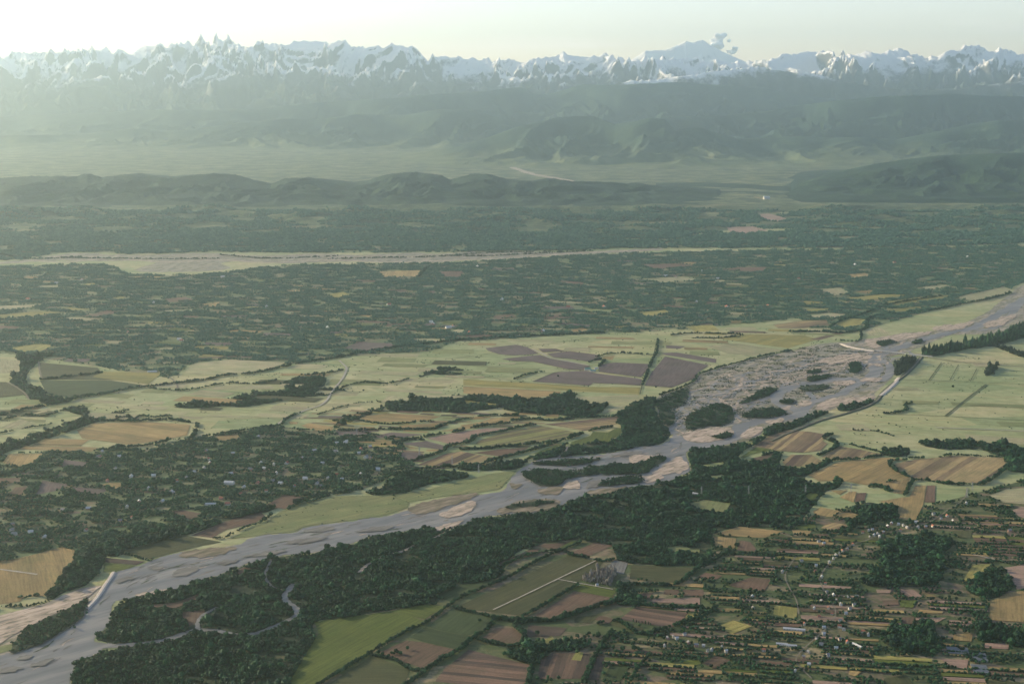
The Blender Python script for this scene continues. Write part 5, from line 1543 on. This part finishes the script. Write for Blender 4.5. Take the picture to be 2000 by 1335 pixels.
for i, (w, sp, size, lab, s) in enumerate(HEDGES):
    p = smooth_open(pts(s), 6)
    gx, gy = G(p[:, 0], p[:, 1])
    r = np.random.default_rng(1200 + i)
    XX, YY = [], []
    for a in range(len(gx) - 1):
        L = math.hypot(gx[a + 1] - gx[a], gy[a + 1] - gy[a])
        n = max(1, int(L * w * 2.5 / (sp * sp)))
        t = r.random(n)
        nx, ny = -(gy[a + 1] - gy[a]) / (L + 1e-6), (gx[a + 1] - gx[a]) / (L + 1e-6)
        o = (r.random(n) - 0.5) * w * 1.5
        XX.append(gx[a] + (gx[a + 1] - gx[a]) * t + nx * o); YY.append(gy[a] + (gy[a + 1] - gy[a]) * t + ny * o)
    X, Y = np.concatenate(XX), np.concatenate(YY)
    ok = (fbm(X / 60, Y / 60, 3, 1300 + i) > -0.55) & (~look(WATER, X, Y))
    plant('hedgerow', lab, X[ok], Y[ok], size * np.clip(0.85 + 0.5 * fbm(X[ok] / 30, Y[ok] / 30, 3, 1400 + i), 0.4, 1.5), 'broad', r)

# small bushes dotted over the meadows
q = pts('-200,640 1650,640 1640,672 1290,775 1180,800 780,800 600,830 380,850 -200,880')
X, Y, r = scatter_grid(q, 26, 1501)
k = fbm(X / 160, Y / 110, 4, 88)
ok = (k > 0.30) & (~look(OPEN, X, Y)) & (r.random(len(X)) < 0.6)
plant('meadow_bushes', 'small dark bushes dotted over the open meadows', X[ok], Y[ok], 0.9, 'bush', r)
q = pts('1560,850 1720,775 1800,700 2100,690 2100,880 1800,862 1660,880')
X, Y, r = scatter_grid(q, 24, 1502)
k = fbm(X / 140, Y / 90, 4, 89)
ok = (k > 0.36) & (~look(OPEN, X, Y)) & (r.random(len(X)) < 0.5)
plant('meadow_bushes', 'small dark bushes dotted over the right hand pasture', X[ok], Y[ok], 0.9, 'bush', r)
q = pts('450,1052 545,1000 660,968 840,955 1010,918 975,958 800,992 590,1030')
X, Y, r = scatter_grid(q, 16, 1503)
k = fbm(X / 60, Y / 40, 4, 90)
ok = (k > 0.30) & (~look(WATER, X, Y)) & (r.random(len(X)) < 0.6)
plant('meadow_bushes', 'low scrub dotted over the river meadow', X[ok], Y[ok], 0.7, 'bush', r)
# ---------------------------------------------------------------- single trees
TREE_MESH = {}
def tree_meshes(kind, i):
    k = (kind, i)
    if k not in TREE_MESH:
        r = np.random.default_rng(40 + i + (7 if kind == 'poplar' else 0))
        if kind == 'poplar':
            V, F = crown_geo(r, 2, 90, 1.7, 6.0, 7.2, 0.3, 'tall')
        else:
            V, F = crown_geo(r, 2, 130, 4.0, 3.6, 5.4, 0.42)
        c = bpy.data.meshes.new('crown'); c.from_pydata(V, [], F); c.materials.append(M['leaf'])
        TV, TF = trunk_geo(3.6, 0.28, 4, i)
        t = bpy.data.meshes.new('trunk'); t.from_pydata(TV, [], TF); t.materials.append(M['bark'])
        TREE_MESH[k] = (c, t)
    return TREE_MESH[k]
TN = [0]
def tree(x, y, size, label, group, kind='round'):
    i = TN[0]; TN[0] += 1
    e = link(bpy.data.objects.new('poplar_tree' if kind == 'poplar' else 'tree', None))
    e.location = (x, y, 0.3)
    e.rotation_euler = (0, 0, random.random() * 6.28)
    s = size * (0.8 + 0.4 * random.random())
    e.scale = (s, s, s * (0.9 + 0.25 * random.random()))
    c, t = tree_meshes(kind, i % 5)
    link(bpy.data.objects.new('crown', c), e)
    link(bpy.data.objects.new('trunk', t), e)
    tag(e, label, 'tree', group)
ORD = ['first', 'second', 'third', 'fourth', 'fifth', 'sixth', 'seventh', 'eighth', 'ninth', 'tenth', 'eleventh', 'twelfth', 'thirteenth', 'fourteenth', 'fifteenth', 'sixteenth', 'seventeenth', 'eighteenth', 'nineteenth', 'twentieth']
ORD += ['twenty-' + o for o in ORD[:9]] + ['thirtieth'] + ['thirty-' + o for o in ORD[:9]] + ['fortieth'] + ['forty-' + o for o in ORD[:9]] + ['fiftieth'] + ['fifty-' + o for o in ORD[:9]] + ['sixtieth'] + ['sixty-' + o for o in ORD[:9]]
def tree_row(s, gap, size, where, kind='round', jit=1.0):
    """trees along a traced line, told apart by counting from its left end"""
    p = smooth_open(pts(s), 6)
    gx, gy = G(p[:, 0], p[:, 1])
    L = np.concatenate([[0], np.cumsum(np.hypot(np.diff(gx), np.diff(gy)))])
    d = np.arange(0, L[-1] + 0.1, gap)
    d = d + (np.random.default_rng(len(s)).random(len(d)) - 0.5) * gap * 0.5
    x, y = np.interp(d, L, gx), np.interp(d, L, gy)
    o = np.argsort(PX(x, y)[0])
    for n, k in enumerate(o):
        word = 'slim poplar' if kind == 'poplar' else 'leafy tree'
        tree(x[k] + random.uniform(-jit, jit), y[k] + random.uniform(-jit, jit), size, f'{word}, {ORD[min(n, len(ORD) - 1)]} from left in {where}', where, kind)
tree_row('1237,1216 1248,1217 1260,1219 1275,1222', 7.5, 0.75, 'poplar row in the brown striped field', 'poplar', 0.5)
tree_row('764,1278 775,1275 786,1278', 6, 0.9, 'dark clump inside the brown field', jit=3)
tree_row('794,1268 797,1268', 8, 0.8, 'lone tree spot above the brown field clump')
tree_row('650,1320 700,1290 761,1252 800,1230 836,1214 872,1186 900,1168', 17, 0.9, 'hedge along the lower side of the bright green field')
tree_row('900,1166 945,1148 999,1124 1047,1097 1092,1076', 18, 0.95, 'hedge between the forest and the olive field')
tree_row('832,1309 860,1290 900,1268 925,1245 950,1230 965,1208', 14, 1.0, 'hedge between the brown and the striped field')
tree_row('740,1276 770,1288 800,1307 832,1310', 14, 0.85, 'hedge under the brown field with the clump')
tree_row('965,1207 1000,1212 1040,1212 1080,1212 1110,1203 1150,1190 1190,1178', 12, 1.15, 'thick hedge below the olive and brown fields')
tree_row('1040,1195 1085,1168 1128,1143', 14, 0.95, 'hedge between the olive field and the brown field')
tree_row('1030,1335 1036,1315 1040,1298 1060,1282', 8, 0.85, 'hedge at the right end of the striped bottom field')
tree_row('1140,1330 1158,1290 1172,1265 1185,1245', 9, 0.8, 'hedge rising beside the dark narrow plots')
tree_row('1015,1225 1022,1240 1018,1258', 8, 1.0, 'tree group at the right of the rounded brown field')
tree_row('1208,1212 1250,1238 1300,1228 1335,1215 1380,1195', 17, 0.95, 'hedge under the wide brown striped field')
tree_row('1232,1331 1250,1300 1270,1280', 9, 0.9, 'hedge right of the field with crop rows')
tree_row('1240,1144 1300,1143 1330,1137 1365,1108 1400,1090', 18, 0.95, 'hedge below the flat olive green field')
tree_row('1260,1180 1300,1186 1360,1187 1385,1190', 16, 0.95, 'hedge above the wide brown striped field')
for n, (px, py, lab) in enumerate([(1090, 736, 'single dark tree standing in the largest purplish field'), (1281, 757, 'lone small tree at the corner of the dark ploughed field'), (937, 1214, 'lone bright tree at the end of the dark green field'), (1861, 757, 'lone bush like tree on the right hand pasture'), (832, 777, 'small tree alone on the pale meadow'), (710, 764, 'small tree by the winding meadow hedge')]):
    x, y = G(px, py)
    tree(float(x), float(y), 1.0, lab, None)
for n, a in enumerate(sorted(random.uniform(1010, 1240) for _ in range(16))):
    x, y = G(a, random.uniform(1238, 1275))
    tree(float(x), float(y), 1.15, f'large garden tree, {ORD[n]} from left by the thicket at bottom centre', 'garden trees at bottom centre')

# ---------------------------------------------------------------- houses
def house(px, py, w, d, h, wall, roof, label, group, name='house', rot=None, cat='house', big=False):
    x, y = (float(v) for v in G(px, py))
    e = link(bpy.data.objects.new(name, None)); e.location = (x, y, 0.4)
    e.rotation_euler = (0, 0, rot if rot is not None else random.choice([0, math.pi / 2]) + random.uniform(-0.4, 0.4))
    hw, hd, rh, ov = w / 2, d / 2, (0.28 if big else 0.42) * d, 0.5
    V = [(-hw, -hd, -0.5), (hw, -hd, -0.5), (hw, hd, -0.5), (-hw, hd, -0.5), (-hw, -hd, h), (hw, -hd, h), (hw, hd, h), (-hw, hd, h), (-hw, 0, h + rh), (hw, 0, h + rh)]
    mesh_obj('wall', V, [(0, 1, 5, 4), (2, 3, 7, 6), (1, 2, 6, 9, 5), (3, 0, 4, 8, 7), (3, 2, 1, 0)], wall, e)
    k = rh / hd
    R = []
    for zz in (0.06, 0.36):
        R += [(-hw - ov, -hd - ov, h - k * ov + zz), (hw + ov, -hd - ov, h - k * ov + zz), (hw + ov, 0, h + rh + zz), (-hw - ov, 0, h + rh + zz), (hw + ov, hd + ov, h - k * ov + zz), (-hw - ov, hd + ov, h - k * ov + zz)]
    F = [(6, 7, 8, 9), (9, 8, 10, 11), (1, 0, 3, 2), (2, 3, 5, 4), (0, 1, 7, 6), (4, 5, 11, 10), (1, 2, 8, 7), (2, 4, 10, 8), (3, 0, 6, 9), (5, 3, 9, 11)]
    ro = mesh_obj('roof', R, F, roof, e)
    if not big and random.random() < 0.5:
        box('chimney', 0.7, 0.7, 1.8, (hw * 0.4, hd * 0.3, h + rh + 0.1), 'wall_brick', ro)
    nW = max(1, int(w / (6 if big else 4)))
    for s in (-1, 1):
        for j in range(nW):
            box('window', 1.3, 0.12, 1.4, ((j + 0.5) * w / nW - hw, s * (hd + 0.05), h * 0.52), 'darkglass', e)
    tag(e, label, cat, group)
    return e
SIDE = math.radians(-62)
def village(s, where, size, roofs, lo=0.8):
    P = sorted([tuple(p) for p in pts(s)])
    for n, (px, py) in enumerate(P):
        w = size * random.uniform(lo, 1.35)
        ro = random.choice(roofs)
        wl = random.choice(['wall_white', 'wall_white', 'wall_cream', 'wall_white', 'wall_brick'])
        rw = {'roof_tin': 'pale tin roofed', 'roof_grey': 'grey roofed', 'roof_red': 'red roofed'}[ro]
        ww = {'wall_white': 'white', 'wall_cream': 'cream', 'wall_brick': 'pinkish'}[wl]
        house(px, py, w, w * random.uniform(0.65, 0.85), random.uniform(3.4, 6.0), wl, ro, f'{rw} {ww} house, {ORD[n]} from left {where}', 'houses ' + where)
village(RV, 'along the upper right village street', 7.8, ['roof_tin', 'roof_grey', 'roof_grey', 'roof_tin', 'roof_red'])
village(RL, 'in the lower right village', 7.0, ['roof_grey', 'roof_grey', 'roof_grey', 'roof_tin', 'roof_red'])
village(RB, 'among trees at bottom centre right', 7.5, ['roof_grey', 'roof_tin', 'roof_grey'])
village(LV, 'in the left hand village', 11.5, ['roof_tin', 'roof_tin', 'roof_grey', 'roof_red'])
village(MP, 'on the wooded middle plain', 20, ['roof_tin', 'roof_tin', 'roof_red'])
for px, py, w, d, h, ro, rot, lab in [
    (448, 945, 32, 16, 7, 'roof_tin', -0.2, 'largest white shed in the left hand village'),
    (411, 986, 34, 10, 5, 'roof_tin', 0.05, 'long white shed near the river edge of the left village'),
    (336, 962, 18, 8, 4, 'roof_tin', 0.0, 'small white barn in the middle of the left village'),
    (194, 893, 16, 10, 5, 'roof_red', 0.2, 'white barn with red roof at the top of the left village'),
    (296, 727, 34, 10, 5, 'roof_tin', 0.0, 'long white farm shed at the meadow edge'),
    (304, 726, 12, 9, 4, 'roof_tin', 0.0, 'small white building beside the long farm shed'),
    (1551, 1230, 52, 8, 3.6, 'roof_tin', -0.25, 'longest pale shed in the lower right village'),
    (1527, 1259, 26, 7, 3.5, 'roof_tin', -0.2, 'left one of two white sheds in line'),
    (1546, 1262, 24, 7, 3.5, 'roof_tin', -0.2, 'right one of two white sheds in line'),
    (1674, 1262, 28, 7, 4, 'roof_tin', -1.0, 'slanting white shed at the right of the village'),
    (1148, 722, 30, 14, 6, 'roof_green', 0.1, 'farm hall with green roof among purplish fields'),
    (1158, 725, 26, 12, 5, 'roof_green', 0.1, 'second green roofed hall right of the first'),
    (1164, 720, 16, 9, 4, 'roof_tin', 0.3, 'white outbuilding beside the green roofed halls'),
    (1166, 1143, 7, 6, 4, 'roof_tin', 0.2, 'tiny white hut by the bare grey trees'),
    (1497, 389, 70, 40, 22, 'roof_tin', 0.2, 'pale quarry building at the foot of the right hill'),
    (1358, 965, 18, 7, 4, 'roof_tin', -0.5, 'small white building alone in the forest')]:
    house(px, py, w, d, h, 'wall_white', ro, lab, None, 'barn', rot, 'barn', True)

# film greenhouses at the lower right
def greenhouse(px, py, w, d, lab, rot):
    x, y = (float(v) for v in G(px, py))
    e = link(bpy.data.objects.new('greenhouse', None)); e.location = (x, y, 0.4); e.rotation_euler = (0, 0, rot)
    n = max(2, int(d / 8))
    for k in range(n):
        V, F = [], []
        yy = -d / 2 + d * (k + 0.5) / n
        for xx in (-w / 2, w / 2):
            for t in range(9):
                a = math.pi * t / 8
                V.append((xx, yy + math.cos(a) * d / n / 2 * 0.97, -0.3 + 3.6 * math.sin(a)))
        for t in range(8):
            F.append((t, t + 1, t + 10, t + 9))
        F += [tuple(range(8, -1, -1)), tuple(range(9, 18))]
        mesh_obj('film_tunnel', V, F, 'glasshouse', e)
    tag(e, lab, 'greenhouse', 'film greenhouses at the lower right')
greenhouse(1871, 1271, 48, 40, 'pale grey film greenhouse below the rounded copse', -0.15)
greenhouse(1913, 1283, 32, 56, 'blue grey film greenhouse right of the pale one', -0.15)
greenhouse(1914, 1307, 34, 50, 'lowest blue grey film greenhouse near the bottom right', -0.15)

# ---------------------------------------------------------------- pylons
def pylon(px, py, h, lab):
    x, y = (float(v) for v in G(px, py))
    e = link(bpy.data.objects.new('pylon', None)); e.location = (x, y, 0); e.rotation_euler = (0, 0, 0.5)
    def beams(name, segs, rad):
        V, F = [], []
        for a, b in segs:
            a, b = np.array(a, float), np.array(b, float)
            d = (b - a) / np.linalg.norm(b - a)
            u = np.cross(d, (0.31, 0.77, 0.55)); u /= np.linalg.norm(u); w = np.cross(d, u)
            i = len(V)
            for q in (a, b):
                for k in range(4):
                    t = math.pi / 2 * k
                    V.append(tuple(q + rad * (u * math.cos(t) + w * math.sin(t))))
            F += [(i + k, i + (k + 1) % 4, i + 4 + (k + 1) % 4, i + 4 + k) for k in range(4)]
        return mesh_obj(name, V, F, 'steel', e)
    B, W = 2.6, 0.6
    def c(k, z):
        s = B + (W - B) * min(1, z / (h * 0.8))
        return ((1 if k in (0, 3) else -1) * s, (1 if k in (0, 1) else -1) * s, z)
    for k in range(4):
        beams('leg', [(c(k, -0.5), c(k, h * 0.8)), (c(k, h * 0.8), (0, 0, h))], 0.24)
    z, lat = 0.0, []
    while z < h * 0.78:
        z2 = min(h * 0.8, z + 4.2)
        for k in range(4):
            lat += [(c(k, z), c((k + 1) % 4, z2)), (c((k + 1) % 4, z), c(k, z2))]
        z = z2
    beams('lattice', lat, 0.09)
    for q, ln in ((0.62, 5.2), (0.76, 6.4), (0.90, 4.6)):
        beams('cross_arm', [((-ln, 0, h * q), (ln, 0, h * q)), ((-ln, 0, h * q), (0, 0, h * q + 1.6)), ((ln, 0, h * q), (0, 0, h * q + 1.6))], 0.18)
    tag(e, lab, 'pylon', 'power pylons across the valley')
for px, py, h, lab in [(697, 851, 30, 'pale lattice pylon at the edge of the left village'), (819, 889, 34, 'pale lattice pylon beside the purplish plots'), (883, 908, 36, 'pale lattice pylon in the tan and brown strips'), (935, 923, 32, 'pale lattice pylon above the river meadow'), (1370, 966, 30, 'pale lattice pylon at the left in the dark forest'), (1462, 966, 32, 'pale lattice pylon in the middle of the dark forest'), (1573, 965, 32, 'pale lattice pylon at the right end of the dark forest'), (1662, 962, 32, 'pale lattice pylon in the small tan field'), (1888, 971, 32, 'pale lattice pylon among the right village plots'), (1899, 957, 30, 'pale lattice pylon above the village plots at right')]:
    pylon(px, py, h, lab)

# ---------------------------------------------------------------- clouds beyond the range, then the haze
m, nt, b = mat('cloud_vapour')
b.inputs['Base Color'].default_value = (0.95, 0.95, 0.95, 1)
b.inputs['Roughness'].default_value = 1.0
b.inputs['Specular IOR Level'].default_value = 0.0
M['cloud'] = m
def cloud(lab, puffs, y, seed):
    """puffs: photograph place and radius (pixels) of each billow, at distance y"""
    v, f = ico(3)
    r = np.random.default_rng(seed)
    V, F = [], []
    import bmesh
    bm = bmesh.new()
    puffs = puffs + [(a + r.normal() * c * 0.6, b - abs(r.normal()) * c * 0.5 + 0.3 * c, c * r.uniform(0.4, 0.7)) for a, b, c in puffs for _ in range(4)]
    for px, py, rp in puffs:
        dx, dy = (px - 1000) / FPX, -(py - 667.5) / FPX
        vy, vz = CP + dy * SP, -SP + dy * CP
        c = np.array([dx / vy * y, y + r.uniform(-300, 300), CAM_H + vz / vy * y])
        R = rp / FPX * y
        n = fbm(v[:, 0] * 2.2 + px, v[:, 1] * 2.2 + v[:, 2] * 1.7, 4, seed, 0.6)
        P = v * (R * (0.85 + 0.35 * n))[:, None] * np.array([1, 1, 0.85]) + c
        vs = [bm.verts.new(tuple(q)) for q in P]
        for t in f:
            bm.faces.new([vs[k] for k in t])
    me = bpy.data.meshes.new('cloud'); bm.to_mesh(me); bm.free(); me.materials.append(m)
    rm = None
    o = link(bpy.data.objects.new('cloud', me))
    md = o.modifiers.new('merge', 'REMESH'); md.mode = 'VOXEL'; md.voxel_size = 45
    sm = o.modifiers.new('soften', 'SMOOTH'); sm.factor = 0.5; sm.iterations = 14
    tag(o, lab, 'cloud')
cloud('small white cumulus tower right of the twin peak', [(1404, 78, 10), (1399, 70, 7), (1410, 71, 7), (1406, 90, 10), (1398, 88, 8), (1435, 99, 7), (1428, 103, 6)], 62500, 3)

x0, x1, y0, y1, z0, z1 = -74000, 74000, -18000, 60500, -12.0, 3300.0
hz = mesh_obj('haze', [(x, y, z) for x in (x0, x1) for y in (y0, y1) for z in (z0, z1)], [(0, 1, 3, 2), (4, 6, 7, 5), (0, 4, 5, 1), (2, 3, 7, 6), (0, 2, 6, 4), (1, 5, 7, 3)], 'cloud')
m = bpy.data.materials.new('haze_air'); m.use_nodes = True
m.node_tree.nodes.clear()
vo, vp = m.node_tree.nodes.new('ShaderNodeOutputMaterial'), m.node_tree.nodes.new('ShaderNodeVolumePrincipled')
vp.inputs['Density'].default_value = HAZE_DENSITY
vp.inputs['Color'].default_value = (*HAZE_COLOR, 1)
vp.inputs['Anisotropy'].default_value = HAZE_G
m.node_tree.links.new(vp.outputs[0], vo.inputs['Volume'])
hz.data.materials.clear(); hz.data.materials.append(m)
tag(hz, 'pale blue green haze filling the air over the plain', None, None, 'stuff')
print('planted', N_TREES[0], 'fields', FIELD_N[0], 'plots', nplots, 'trees', TN[0])
